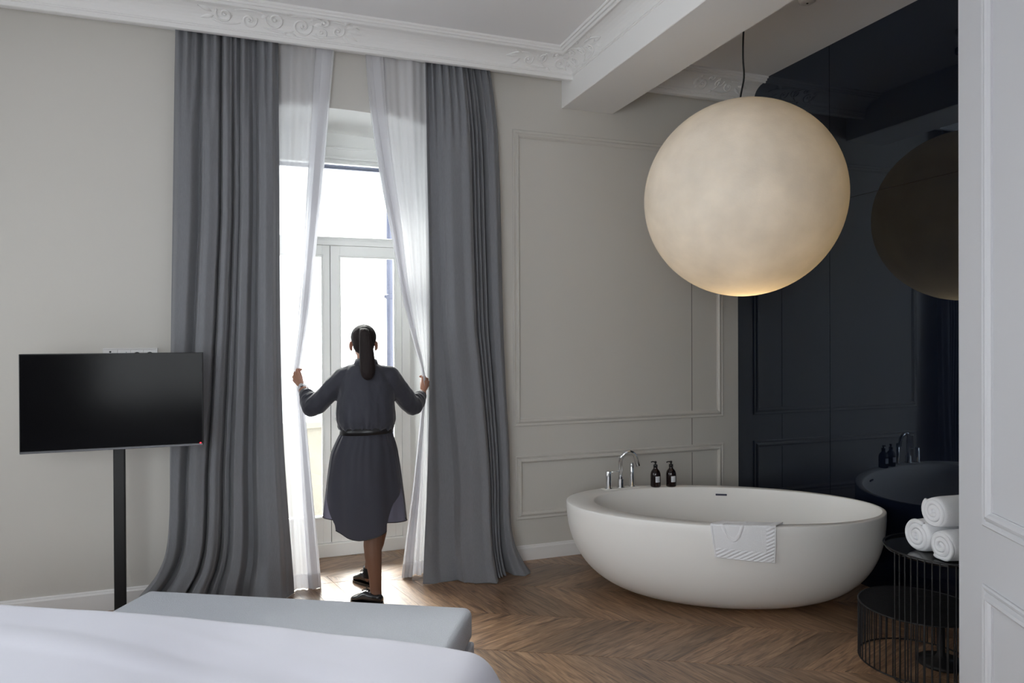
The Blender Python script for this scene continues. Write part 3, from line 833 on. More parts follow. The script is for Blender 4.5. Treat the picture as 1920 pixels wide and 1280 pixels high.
# bath mixer on the rim
def rim(u, v, z=TH): return TC + AX * u + BX * v + Vector((0, 0, z))
tap = thing('bath_mixer', 'chrome bath tap with curved spout and hand shower on the tub rim', 'tap', rim(-0.622, 0.382), GA + math.radians(30.3))
obj('deck_plate', bx(-0.14, 0.135, -0.033, 0.033, 0, 0.004, bevel=0.002, seg=1), M['tub'], tap, loc=(0, 0, 0))
bm = bmesh.new(); lathe(bm, [(0.026, 0), (0.026, 0.005), (0.019, 0.008), (0.019, 0.118), (0.017, 0.122), (0, 0.122)], 24, (-0.095, 0, 0.003))
h = obj('mixer_handle', bm, M['chrome'], tap, smooth=True)
bm = bmesh.new(); tube(bm, [(-0.08, 0, 0.117), (0.0, -0.005, 0.119)], 0.003, 8); obj('lever', bm, M['chrome'], h, smooth=True)
bm = bmesh.new(); lathe(bm, [(0.027, 0), (0.027, 0.005), (0.0215, 0.008), (0.0215, 0.058), (0.018, 0.062), (0, 0.062)], 24, (0, 0, 0.003))
bm2 = bmesh.new()
pts = [(0, 0, 0.06), (0, 0, 0.19)]
for k in range(1, 11):
    a = math.pi * 0.9 * k / 10
    pts.append((0.055 - 0.055 * math.cos(a), -0.06 * math.sin(a) * .25 - 0.02 * k / 10, 0.19 + 0.062 * math.sin(a)))
pts.append((0.125, -0.03, 0.150)); 
tube(bm2, pts, 0.0145, 16)
spo = obj('spout', bm2, M['chrome'], tap, smooth=True); obj('spout_base', bm, M['chrome'], spo, smooth=True)
bm = bmesh.new(); lathe(bm, [(0.024, 0), (0.024, 0.004), (0.013, 0.007), (0.0135, 0.15), (0.012, 0.165), (0, 0.168)], 20, (0.098, 0.012, 0.003))
obj('hand_shower', bm, M['chrome'], tap, smooth=True)

# two pump bottles on the rim
BP = [(0.030, 0), (0.0345, 0.003), (0.0355, 0.010), (0.0355, 0.082), (0.034, 0.096), (0.029, 0.110), (0.021, 0.121), (0.015, 0.127), (0.0135, 0.134), (0.0135, 0.139), (0, 0.139)]
def bottle(u, v, turn, lab):
    t = thing('soap_bottle', lab, 'bottle', rim(u, v), turn, 'pump bottles on the bathtub rim')
    bm = lathe(bmesh.new(), BP, 28); obj('body', bm, M['bottle'], t, smooth=True)
    bm = lathe(bmesh.new(), [(0.0150, 0.137), (0.0150, 0.154), (0.013, 0.157), (0.0055, 0.158), (0.0055, 0.166), (0.0085, 0.168), (0.0085, 0.178), (0.006, 0.180), (0, 0.180)], 18)
    tube(bm, [(0, 0, 0.174), (0.022, 0, 0.1745), (0.033, 0, 0.170)], 0.0042, 8); obj('pump', bm, M['pump'], t, smooth=True)
    a0 = -math.pi / 2 - turn - math.radians(18) + 0.25
    me = grid(9, 2, lambda s, q: Vector((0.0359 * math.cos(a0 + (s - .5) * 0.98), 0.0359 * math.sin(a0 + (s - .5) * 0.98), 0.036 + 0.042 * q)))
    link('label', me, M['paper'], t)
    return t
bottle(-0.377, 0.455, 2.2, 'dark brown pump bottle on the tub rim, the one beside the tap')
bottle(-0.268, 0.483, math.radians(165), 'dark brown pump bottle on the tub rim, farther from the tap')

# bath mat hung over the near rim
def mat_point(th, d):
    """th: angle round the tub, d: length along the mat from the inner end over the rim and down outside"""
    ci, si = math.cos(th), math.sin(th)
    rin = Vector((IU + IA * ci, IV + IB * si, TH)); rout = Vector((TA * ci, TB * si, TH))
    W_ = (rout - rin).length; off = 0.007
    drop_in = 0.05
    if d < drop_in:
        a, b = inner(TH - (drop_in - d)); p = Vector((IU + a * ci, IV + b * si, TH - (drop_in - d))); nrm = (Vector((-ci, -si, 0.2))).normalized()
        k = min(1, d / drop_in); return p + (nrm * (1 - k * .6) + Vector((0, 0, 1)) * k * .6).normalized() * off
    d -= drop_in
    if d < W_:
        return rin.lerp(rout, d / W_) + Vector((0, 0, off))
    d -= W_
    z = TH - d * 0.985; zeta = (z - 0.003) / (TH - 0.009); k = tub_k(zeta)
    cu, cv_ = tub_off(zeta)
    kk = math.exp(-d / 0.02)
    # cloth falls straighter than the belly curves in
    k = 1 - (1 - k) * 0.75
    out = Vector((ci / TA, si / TB, 0)).normalized()
    return Vector((cu * .75 + TA * k * ci, cv_ * .75 + TB * k * si, z)) + out * off + Vector((0, 0, off * kk))
NM, NR = 130, 110
LENM = 0.05 + 0.085 + 0.212
def mat_f(s, t):
    tl = -1.725 + 0.045 * t; tr = -1.337 - 0.004 * t
    th = tl + (tr - tl) * s
    d = LENM * t
    p = mat_point(th, d); q = mat_point(th + 0.004, d); r_ = mat_point(th, d + 0.003)
    n = (q - p).cross(r_ - p); n.normalize()
    if n.y > 0 and n.z < 0.2: n = -n
    if n.z < -0.3: n = -n
    # woven relief: striped border at the right and bottom, a foot outline embossed in the field
    h = 0.0; x = s * 0.27; y = LENM * t
    inb = s > 0.85 or t > 0.84
    if inb and s < 0.975 and t < 0.985 and s > 0.02: h = 0.0028 * (1 if math.sin((x * 0.72 + y) * 2 * math.pi / 0.0205) > 0 else -0.3)
    if s > 0.975 or t > 0.985: h = 0.002
    if s < 0.03: h = 0.003
    if not inb:
        ex, ey = (s - 0.33) / 0.16, (t - 0.43) / 0.24
        rr = math.hypot(ex * (1 + 0.35 * ey), ey)
        if abs(rr - 1) < 0.13 : h = 0.0028
    h += 0.0025 * noise.noise((s * 5, t * 4, 0))
    return p + n * h
me = grid(NM, NR, mat_f)
bmat = link('bath_mat', me, M['terry'], None, smooth=True); bmat.location = TC; bmat.rotation_euler = (0, 0, GA)
s_ = bmat.modifiers.new('cloth_thickness', 'SOLIDIFY'); s_.thickness = 0.006; s_.offset = 0
tag(bmat, 'white terry bath mat with striped border hung over the tub rim', 'bath mat')

# ------------------------------------------------------------------ globe lamp
GLC = Vector((2.805, 3.581, 2.471)); GR_ = 0.592
lamp = thing('globe_lamp', 'huge cream globe pendant lamp hanging above the bathtub', 'lamp', GLC)
bm = bmesh.new()
prof = [(GR_ * math.sin(a), GR_ * math.cos(a)) for a in np.linspace(0.045, math.pi, 49)]
rings = [[Vector((r * math.cos(2 * math.pi * k / 96), r * math.sin(2 * math.pi * k / 96), z)) for k in range(96)] for r, z in prof[:-1]]
vs = loft(bm, rings, cap0=False, cap1=True)
obj('globe', bm, M['globe'], lamp, smooth=True)
bm = bmesh.new(); lathe(bm, [(0.05, GR_ - 0.006), (0.05, GR_ + 0.004), (0.012, GR_ + 0.008), (0, GR_ + 0.008)], 24); obj('top_cap', bm, M['globe'], lamp, smooth=True)
zt = ZC - GLC.z
pts = []
for k in range(25):
    q = k / 24; z = GR_ - 0.01 + (zt - 0.03 - GR_ + 0.01) * q
    pts.append((cat(q, [(0, -.022), (.12, -.004), (.3, .020), (.5, .010), (.75, .004), (1, .012)]), 0.01 * math.sin(q * 5), z))
bm = tube(bmesh.new(), pts, 0.0055, 8); obj('cable', bm, M['cable'], lamp, smooth=True)
bm = bmesh.new(); lathe(bm, [(0.06, zt - 0.032), (0.062, zt - 0.028), (0.062, zt - 0.001), (0, zt - 0.001)], 28, (pts[-1][0], pts[-1][1], 0)); obj('ceiling_rose', bm, M['cable'], lamp)
bm = bmesh.new(); ellipsoid(bm, (0.02, -0.02, -0.28), (0.045, 0.045, 0.055), u=16, v=10); obj('bulb', bm, M['bulb'], lamp, smooth=True)
pl_ = bpy.data.lights.new('lamp_light', 'POINT'); pl_.energy = 3.6; pl_.color = (1.0, 0.68, 0.34); pl_.shadow_soft_size = 0.06
po = bpy.data.objects.new('lamp_light', pl_); COL.objects.link(po); po.parent = lamp; po.location = (0.02, -0.02, -0.455)

# small round detector on the niche ceiling
sd = thing('smoke_detector', 'small round white detector on the ceiling beyond the beam', 'detector', (3.10, 3.36, ZC))
bm = lathe(bmesh.new(), [(0, -0.034), (0.035, -0.034), (0.047, -0.026), (0.052, -0.008), (0.052, 0)], 28); obj('housing', bm, M['plastic'], sd, smooth=True)
bm = lathe(bmesh.new(), [(0, -0.037), (0.006, -0.036), (0.007, -0.033)], 12); obj('sensor', bm, M['hole'], sd)

# ------------------------------------------------------------------ wire tables, towels
CT = Vector((3.115, 2.469, 0)); CL = Vector((3.112, 2.629, 0)); RT_, HT = 0.275, 0.612; RL_, HL = 0.27, 0.284
def ring_bm(r, z, th, n=64): return tube_ring(bmesh.new(), r, z, th, n)
def tube_ring(bm, r, z, th, n=64, a0=0.0, a1=2 * math.pi):
    full = abs(a1 - a0 - 2 * math.pi) < 1e-6
    cnt = n if full else n + 1
    rings = []
    for k in range(cnt):
        a = a0 + (a1 - a0) * k / n
        c = Vector((r * math.cos(a), r * math.sin(a), z)); e = Vector((math.cos(a), math.sin(a), 0))
        rings.append([c + e * (th * math.cos(2 * math.pi * j / 8)) + Vector((0, 0, th * math.sin(2 * math.pi * j / 8))) for j in range(8)])
    if full: rings.append(rings[0])
    loft(bm, rings, not full, not full)
    if full: bmesh.ops.remove_doubles(bm, verts=bm.verts, dist=1e-6)
    return bm
def wire_mesh(h0, h1):
    bm = bmesh.new(); cyl(bm, (0, 0), 0.0032, h0, h1, 6); bmesh.ops.recalc_face_normals(bm, faces=bm.faces)
    me = bpy.data.meshes.new('wire'); bm.to_mesh(me); bm.free(); me.materials.append(M['black_metal']); return me
tt = thing('side_table', 'taller round black wire side table with dark glass top holding towels', 'side table', CT)
bm = lathe(bmesh.new(), [(0.0, HT - 0.016), (RT_ - 0.008, HT - 0.016), (RT_ - 0.006, HT - 0.014), (RT_ - 0.006, HT - 0.010), (RT_ - 0.008, HT - 0.008), (0, HT - 0.008)], 64)
obj('glass_top', bm, M['black_gloss'], tt)
obj('top_ring', ring_bm(RT_, HT, 0.004), M['black_metal'], tt, smooth=True)
wm = wire_mesh(0.004, HT)
rel = CL - CT
gap_angles = []
for k in range(56):
    a = 2 * math.pi * k / 56
    p = Vector((RT_ * math.cos(a), RT_ * math.sin(a), 0))
    if (p - rel).length < RL_ + 0.010: gap_angles.append(a); continue
    link('wire', wm, None, tt, loc=(p.x, p.y, 0))
am = math.atan2(rel.y, rel.x); half = len(gap_angles) * math.pi / 56 + 0.05
bm = tube_ring(bmesh.new(), RT_, 0.004, 0.004, 60, am + half, am - half + 2 * math.pi); obj('base_ring', bm, M['black_metal'], tt, smooth=True)

lt = thing('side_table', 'lower round black wire side table tucked under the taller one', 'side table', CL)
obj('top_ring', ring_bm(RL_, HL, 0.004), M['black_metal'], lt, smooth=True)
bm = bmesh.new()
for k in range(-19, 20):
    y = k * 0.0138; hx = math.sqrt(max(0, RL_ ** 2 - y * y))
    d0 = AX * (-hx) + BX * y; d1 = AX * hx + BX * y
    tube(bm, [d0 + Vector((0, 0, HL)), d1 + Vector((0, 0, HL))], 0.0028, 6)
o = obj('top_wires', bm, M['black_metal'], lt); o['kind'] = 'stuff'
wm2 = wire_mesh(0.004, HL)
for k in range(52):
    a = 2 * math.pi * (k + .5) / 52
    link('wire', wm2, None, lt, loc=(RL_ * math.cos(a), RL_ * math.sin(a), 0))
obj('base_ring', ring_bm(RL_, 0.004, 0.004), M['black_metal'], lt, smooth=True)
st = thing('floor_stand', 'black round-footed stand standing inside the wire side tables', 'stand', (3.20, 2.575, 0))
bm = lathe(bmesh.new(), [(0.105, 0), (0.11, 0.004), (0.11, 0.014), (0.10, 0.022), (0.03, 0.03), (0.018, 0.05), (0.018, 0.24), (0.022, 0.25), (0, 0.252)], 36); obj('stem_and_foot', bm, M['black_metal'], st, smooth=True)

def towel(c, yaw, r, L, lab, squash=1.0, seed=0):
    t = thing('towel', lab, 'towel', c, yaw, 'rolled white towels on the tall wire table')
    # body of the roll: a soft cylinder along local x with a spiral end
    NR_, NX = 40, 22
    def pt(k, q):
        a = 2 * math.pi * k / NR_
        x = -L / 2 + L * q
        e = 1.0 - 0.10 * (abs(2 * q - 1)) ** 6
        rr = r * e * (1 + 0.05 * noise.noise((math.cos(a) * 1.2 + seed, math.sin(a) * 1.2, x * 6)))
        z = rr * math.sin(a) * squash
        return Vector((x, rr * math.cos(a), max(z, -r * squash * 0.93)))
    bm = bmesh.new(); loft(bm, [[pt(k, j / (NX - 1)) for k in range(NR_)] for j in range(NX)])
    obj('roll', bm, M['terry'], t, smooth=True)
    # spiral edge standing proud at both ends
    for sx in (-1, 1):
        bm = bmesh.new(); pts = []
        n = 70
        for k in range(n + 1):
            q = k / n; a = 0.6 + q * 2 * math.pi * 2.6 + seed; rr = r * (0.12 + 0.78 * q)
            pts.append((sx * (L / 2 - 0.002 + 0.006 * (1 - q)), rr * math.cos(a), max(-r * squash * .78, rr * math.sin(a) * squash)))
        tube(bm, pts, [0.011] * (n + 1), 8); obj('folded_edge', bm, M['terry'], t, smooth=True)
    return t
ZT = HT - 0.008
tw_yaw = math.radians(-20 + 12)
def tw(px, t0, r, L): return None
VR = Vector((math.cos(tw_yaw), math.sin(tw_yaw), 0)); VF = Vector((-math.sin(tw_yaw), math.cos(tw_yaw), 0))
base = Vector((2.945, 2.365, 0))
towel(base + VR * 0.16 + Vector((0, 0, ZT + 0.068)), tw_yaw, 0.072, 0.32, 'rolled white towel at the front of the wire table, under the top roll', 0.98, 1)
towel(base + VR * 0.165 + VF * 0.152 + Vector((0, 0, ZT + 0.074)), tw_yaw, 0.078, 0.32, 'rolled white towel on the wire table nearest the bathtub', 1.0, 4)
towel(base + VR * 0.185 + VF * 0.072 + Vector((0, 0, ZT + 0.068 + 0.136)), tw_yaw, 0.072, 0.32, 'rolled white towel lying on top of the two others', 1.0, 9)

# ------------------------------------------------------------------ bench and bed
bench = thing('bench', 'long pale grey upholstered bench at the foot of the bed', 'bench', ab(-1.427, 2.80), GA)
HB = 0.785
bm = bx(-HB, HB, -0.26, 0.26, 0.30, 0.447, bevel=0.035, seg=5); obj('cushion', bm, M['bench'], bench, smooth=True)
bm = bx(-HB - 0.008, HB + 0.008, -0.262, 0.25, 0.06, 0.297, bevel=0.012, seg=3); obj('base', bm, M['bench'], bench, smooth=True)
for sx in (-1, 1):
    for sy in (-1, 1):
        bm = bmesh.new(); cyl(bm, (sx * (HB - 0.1), sy * 0.2), 0.02, 0, 0.06, 14); obj('leg', bm, M['black_metal'], bench)
bed = thing('bed', 'bed base with mattress under the white duvet', 'bed', ab(-1.43, 1.05), GA)
obj('base', bx(-1.0, 1.0, -1.24, 1.20, 0.08, 0.32, bevel=0.02), M['bench'], bed)
obj('mattress', bx(-0.99, 0.99, -1.24, 1.19, 0.322, 0.56, bevel=0.05, seg=4), M['mattress'], bed, smooth=True)
for sx in (-1, 1):
    for sy in (-1, 1):
        bm = bmesh.new(); cyl(bm, (sx * 0.85, sy * 1.0), 0.025, 0, 0.08, 14); obj('leg', bm, M['black_metal'], bed)
# duvet: puffy sheet draped over the mattress, its height measured along the foot end
ridge = [(-2.5, .64), (-2.3, .676), (-2.2, .686), (-1.9, .690), (-1.6, .692), (-1.36, .680), (-1.16, .668), (-.93, .656), (-.71, .646), (-.53, .634), (-.44, .622)]
def duvet_f(s, t):
    a = -2.56 + 2.245 * s; b = -0.15 + 2.50 * t
    # distance inside from the edges
    ea = min(a + 2.56, -0.315 - a); eb = 2.35 - b
    zt_ = cat(a, ridge)
    def fall(e, wdt): return 1 - (1 - min(1, max(0, e / wdt))) ** 2.6
    k = fall(ea, 0.17) * fall(eb, 0.16)
    z = 0.30 + (zt_ - 0.30) * k
    z += 0.012 * k * noise.noise((a * 1.3 + 4, b * 1.6, 0.2)) + 0.006 * k * noise.noise((a * 3.0 + b * 2.2, b * 5.0 - a * 1.2, 1.0))
    wr_ = noise.noise((a * 1.1 + b * 0.4, (b + 0.18 * a) * 7.0, 3.0))
    z += 0.011 * k * max(0, wr_) ** 0.8 * min(1, eb / 0.3) + 0.007 * k * max(0, noise.noise(((a - b) * 1.5, (a * .5 + b) * 3.4, 8.0)))
    # the last part of the cloth hangs almost straight down
    if ea < 0.05 or eb < 0.05:
        z = min(z, 0.30 + 0.55 * min(ea, eb) / 0.05 * (zt_ - 0.30))
    z -= 0.03 * max(0, 1 - t * 1.6)
    return ab(a, b, z)
me = grid(170, 170, duvet_f)
dv = link('duvet', me, M['duvet'], None, smooth=True)
s_ = dv.modifiers.new('cloth_thickness', 'SOLIDIFY'); s_.thickness = 0.012; s_.offset = -1
tag(dv, 'plain white duvet spread over the bed in the foreground', 'duvet')

# ------------------------------------------------------------------ woman at the window
PYAW = math.radians(-19.98)
woman = thing('person', 'woman in a belted charcoal shirt dress seen from behind, parting the sheer curtains', 'person', (0.666, 4.456, 0), PYAW)
ROTH = Matrix.Rotation(math.radians(12), 3, 'Z')     # head turned a little to her left
HC = Vector((-0.030, 0.004, 1.610))
def hp(x, y, z): return HC + ROTH @ Vector((x, y, z))
bm = bmesh.new()
# head and neck
ellipsoid(bm, hp(0, -0.012, 0.022), (0.071, 0.090, 0.080), ROTH)
ellipsoid(bm, hp(0, 0.022, -0.045), (0.056, 0.066, 0.064), ROTH)
ellipsoid(bm, hp(0, 0.060, -0.088), (0.026, 0.024, 0.020), ROTH)
capsule(bm, hp(0, 0.088, 0.004), hp(0, 0.104, -0.030), 0.008, 0.012)
ellipsoid(bm, hp(0, 0.097, -0.034), (0.016, 0.010, 0.008), ROTH)
ellipsoid(bm, hp(0, 0.080, -0.062), (0.024, 0.010, 0.010), ROTH)
for s in (-1, 1):
    ellipsoid(bm, hp(s * 0.034, 0.068, 0.018), (0.022, 0.012, 0.008), ROTH)
    ellipsoid(bm, hp(s * 0.040, 0.058, -0.022), (0.020, 0.020, 0.018), ROTH)
    ellipsoid(bm, hp(s * 0.078, -0.012, -0.024), (0.009, 0.017, 0.030), Matrix.Rotation(s * 0.5, 3, 'Z') @ ROTH)
    ellipsoid(bm, hp(s * 0.074, -0.004, -0.046), (0.007, 0.009, 0.012), ROTH)
capsule(bm, (-0.026, 0.0, 1.56), (-0.014, 0.0, 1.44), 0.047, 0.055)
# trunk
for z, hw, hd, cx in ((1.40, .13, .075, -.012), (1.33, .145, .085, -.014), (1.22, .135, .085, -.015), (1.10, .118, .078, -.013), (1.00, .135, .088, -.01), (0.90, .150, .095, -.008)):
    ellipsoid(bm, (cx, 0, z), (hw, hd, 0.09))
for s, cx in ((-1, -.06), (1, .045)): ellipsoid(bm, (cx, -0.055, 0.90), (.08, .07, .09))
for s, cx in ((-1, -.075), (1, .05)): ellipsoid(bm, (cx, 0.075, 1.27), (.055, .045, .055))
# arms
SL, EL, WL = Vector((-.155, 0, 1.383)), Vector((-.345, -.018, 1.203)), Vector((-.448, .121, 1.314))
SR, ER, WR = Vector((.130, 0, 1.383)), Vector((.258, .140, 1.190)), Vector((.297, .331, 1.262))
chain(bm, [(-.085, 0, 1.375), SL, SL.lerp(EL, .5), EL, EL.lerp(WL, .35), WL], [.045, .046, .044, .037, .037, .0245])
chain(bm, [(.06, 0, 1.375), SR, SR.lerp(ER, .5), ER, ER.lerp(WR, .35), WR], [.045, .046, .044, .037, .037, .0245])
def hand(bm, W_, k, fd, cd, thumb):
    """k: four knuckles index..little, fd: direction of the first phalanx, cd: direction after the curl"""
    for i, kk in enumerate(k):
        capsule(bm, W_.lerp(kk, 0.18), kk, 0.0135, 0.0105, 10)
    for a_, b_ in zip(k, k[1:]): capsule(bm, W_.lerp(a_, .55), W_.lerp(b_, .8), 0.013, 0.0115, 10)
    ln = (1.0, 1.08, 1.0, 0.82); rad = (0.0088, 0.0090, 0.0086, 0.0076)
    for kk, l, r in zip(k, ln, rad):
        p1 = kk + fd * 0.034 * l; p2 = p1 + (fd * -0.1 + cd * 0.9).normalized() * 0.024 * l; p3 = p2 + (cd * 0.15 - fd * 0.95).normalized() * 0.018 * l
        chain(bm, [kk, p1, p2, p3], [r * 1.1, r, r * .95, r * .85], 10)
    chain(bm, thumb, [0.0145, 0.0115, 0.0100, 0.0085], 10)
kL = [Vector((-.487, .137, 1.428)), Vector((-.503, .139, 1.407)), Vector((-.512, .143, 1.385)), Vector((-.511, .149, 1.363))]
hand(bm, WL, kL, Vector((-.25, .95, .15)).normalized(), Vector((.95, .25, .1)).normalized(), [Vector((-.458, .138, 1.345)), Vector((-.468, .156, 1.382)), Vector((-.478, .166, 1.408)), Vector((-.489, .170, 1.428))])
kR = [Vector((.292, .372, 1.366)), Vector((.309, .377, 1.349)), Vector((.319, .383, 1.328)), Vector((.321, .388, 1.307))]
hand(bm, WR, kR, Vector((.25, .95, .15)).normalized(), Vector((-.95, .25, .1)).normalized(), [Vector((.290, .345, 1.295)), Vector((.283, .370, 1.325)), Vector((.285, .388, 1.347)), Vector((.292, .398, 1.366))])
# legs and ankles
HN, KN, AN = Vector((.050, -.005, .87)), Vector((.030, -.015, .475)), Vector((.050, -.062, .085))
chain(bm, [HN, HN.lerp(KN, .5), KN], [.085, .072, .056])
chain(bm, [KN, (.028, -.045, .36), (.034, -.055, .29), (.046, -.060, .17), AN, (.058, -.075, .05)], [.055, .056, .053, .040, .036, .032])
HF, KF, AF = Vector((-.055, .0, .87)), Vector((.028, .175, .475)), Vector((-.052, .245, .085))
chain(bm, [HF, HF.lerp(KF, .5), KF], [.085, .072, .055])
chain(bm, [KF, (.022, .185, .38), (.004, .20, .30), (-.035, .232, .17), AF, (-.052, .25, .05)], [.053, .055, .052, .039, .034, .030])
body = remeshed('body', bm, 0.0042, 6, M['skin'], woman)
body.data.materials.append(M['shaded_leg'])
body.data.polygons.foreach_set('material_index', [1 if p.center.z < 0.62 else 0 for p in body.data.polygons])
# face details and hair
for s in (-1, 1):
    e = bmesh.new(); ellipsoid(e, hp(s * 0.032, 0.0735, 0.004), (0.0105, 0.007, 0.0058), ROTH, 12, 8); eo = obj('eye', e, M['eye'], woman, smooth=True)
    e = bmesh.new(); ellipsoid(e, hp(s * 0.032, 0.0805, 0.004), (0.005, 0.0022, 0.005), ROTH, 10, 6); obj('iris', e, M['iris'], eo)
    e = bmesh.new(); tube(e, [hp(s * 0.016, 0.083, 0.024), hp(s * 0.032, 0.081, 0.029), hp(s * 0.050, 0.070, 0.024)], [.002, .003, .0015], 6); obj('eyebrow', e, M['hair'], woman)
e = bmesh.new(); ellipsoid(e, hp(0, 0.0885, -0.060), (0.019, 0.006, 0.004), ROTH, 12, 6); ellipsoid(e, hp(0, 0.0875, -0.067), (0.016, 0.006, 0.0045), ROTH, 12, 6); obj('lips', e, M['lips'], woman, smooth=True)
# hair cap drawn back to a ponytail
h = bmesh.new()
ellipsoid(h, hp(0, -0.020, 0.030), (0.079, 0.092, 0.080), ROTH)
ellipsoid(h, hp(0, -0.050, -0.018), (0.067, 0.054, 0.060), ROTH)
for s in (-1, 1): ellipsoid(h, hp(s * 0.062, 0.018, 0.022), (0.016, 0.045, 0.040), ROTH)
capsule(h, hp(0, -0.07, -0.03), hp(0.004, -0.055, -0.075), 0.040, 0.018)
cut = bmesh.new()
hair = remeshed('hair', h, 0.005, 4, M['hair'], woman)
# take away the hair in front of the hairline
me = hair.data; b2 = bmesh.new(); b2.from_mesh(me)
kill = []
for v in b2.verts:
    q = ROTH.transposed() @ (v.co - HC)
    if q.y > 0.062 or (q.y > 0.022 and q.z < 0.032 + (q.y - 0.022) * 0.9) : kill.append(v)
bmesh.ops.delete(b2, geom=kill, context='VERTS'); b2.to_mesh(me); b2.free()
pt = bmesh.new()
pp_ = [(-.008, -.080, 1.672), (-.004, -.112, 1.690), (.004, -.135, 1.672), (.010, -.142, 1.63), (.016, -.140, 1.57), (.019, -.136, 1.51), (.021, -.133, 1.46), (.022, -.130, 1.425), (.021, -.125, 1.395), (.020, -.122, 1.378)]
pr_ = [.020, .024, .030, .036, .042, .046, .047, .045, .034, .012]
P_, F_ = frames(pp_)
rings = []
for p, (t_, n_, b_), r in zip(P_, F_, pr_):
    side = Vector((1, 0.0, 0)); nrm = t_.cross(side).normalized()
    rings.append([p + side * (r * math.cos(2 * math.pi * k / 28)) * (1 + .05 * math.sin(k * 2.4)) + nrm * (r * 0.58 * math.sin(2 * math.pi * k / 28)) for k in range(28)])
loft(pt, rings)
po_ = obj('ponytail', pt, M['hair'], woman, smooth=True)
sm = po_.modifiers.new('round', 'SUBSURF'); sm.levels = 1; sm.render_levels = 2
e = bmesh.new(); tube(e, [Vector((-.006, -.093, 1.682)) + Vector((.024 * math.cos(a), .010 * math.sin(a) , .020 * math.sin(a))) for a in np.linspace(0, 2 * math.pi, 17)], .005, 8); obj('hair_tie', e, M['belt'], woman, smooth=True)

# dress: top with sleeves and collar
b = bmesh.new()
lev = [(1.045, .150, .105, -.014), (1.065, .156, .112, -.014), (1.085, .172, .128, -.014), (1.12, .184, .138, -.015), (1.17, .186, .138, -.016), (1.24, .178, .130, -.017), (1.31, .176, .122, -.014), (1.37, .172, .110, -.012), (1.405, .160, .096, -.012), (1.435, .136, .084, -.012), (1.46, .104, .074, -.013), (1.478, .072, .066, -.014)]
rings = []
for z, hw, hd, cx in lev:
    fz = max(0, 1 - abs(z - 1.10) / 0.12)
    rings.append([Vector((cx + hw * (1 + .012 * fz * math.sin(k * 1.9)) * math.cos(2 * math.pi * k / 60), hd * (1 + .04 * fz * math.sin(k * 2.3)) * math.sin(2 * math.pi * k / 60) - 0.004, z + 0.006 * fz * math.sin(k * 1.3))) for k in range(60)])
loft(b, rings)
chain(b, [(-.070, 0, 1.420), (-.152, 0, 1.390), (-.235, -.008, 1.305), (-.318, -.018, 1.222), (-.348, -.012, 1.205), (-.385, .045, 1.240), (-.416, .083, 1.277)], [.056, .067, .067, .063, .062, .056, .043])
chain(b, [(.045, 0, 1.420), (.130, 0, 1.390), (.185, .055, 1.305), (.238, .118, 1.215), (.258, .145, 1.195), (.274, .225, 1.222), (.286, .278, 1.243)], [.056, .067, .066, .062, .061, .055, .043])
# soft folds round the bent elbows
def fold(b, p, d, r, th):
    d = d.normalized(); u_ = d.orthogonal().normalized(); w_ = d.cross(u_)
    tube(b, [p + u_ * (r * math.cos(a)) + w_ * (r * math.sin(a)) for a in np.linspace(0, 2 * math.pi, 21)], th, 8)
for p, q, r0, r1, n in (((-.33, -.02, 1.215), (-.412, .078, 1.272), .056, .041, 4), ((.248, .13, 1.205), (.284, .27, 1.24), .055, .041, 4)):
    p = Vector(p); q = Vector(q)
    for k in range(n):
        t_ = (k + .5) / n; fold(b, p.lerp(q, t_), (q - p) + Vector((0.02 * math.sin(k * 2), 0, .03 * math.cos(k * 3))), r0 + (r1 - r0) * t_, .011 - .002 * (k % 2))
fold(b, Vector((-.014, -.004, 1.478)), Vector((0, 0, 1)), .058, .012)
for k in range(9):     # gathers above the belt
    a = math.pi + (k + .5) * math.pi / 9
    tube(b, [(-.014 + .150 * math.cos(a), .105 * math.sin(a), 1.055), (-.015 + .170 * math.cos(a), .128 * math.sin(a), 1.085), (-.016 + .176 * math.cos(a + .05), .132 * math.sin(a + .05), 1.13)], [.012, .011, .004], 8)
top = remeshed('dress_top', b, 0.0055, 4, M['blouse'], woman)
nrm_ = [v.normal.copy() for v in top.data.vertices]
for v, vn in zip(top.data.vertices, nrm_):      # soft creases in the cloth
    p = v.co
    c1 = noise.noise((p.x * 16 + p.z * 5, p.y * 16, p.z * 7 - p.x * 4)); c2 = noise.noise((p.x * 34, p.y * 34, p.z * 15 + 7))
    v.co = p + vn * (0.0055 * abs(c1) ** 0.8 * (1 if c1 > 0 else -1) + 0.0022 * c2)
c_ = bmesh.new()
rings = [[Vector((-.014 + r * math.cos(2 * math.pi * k / 40), -.002 + r * 1.0 * math.sin(2 * math.pi * k / 40), z + .010 * math.sin(2 * math.pi * k / 40) * -1)) for k in range(40)] for r, z in ((.064, 1.468), (.063, 1.495), (.066, 1.500), (.072, 1.482), (.079, 1.462))]
loft(c_, rings, False, False)
co = obj('collar', c_, M['blouse'], woman, smooth=True); so = co.modifiers.new('cloth', 'SOLIDIFY'); so.thickness = .003
# white cuffs turned under the sleeves
for p, q in ((Vector((-.414, .081, 1.275)), Vector((-.430, .100, 1.293))), (Vector((.286, .276, 1.242)), Vector((.290, .298, 1.25)))):
    cb_ = tube(bmesh.new(), [p, q], [.036, .033], 20); obj('cuff_lining', cb_, M['dress'], woman, smooth=True)
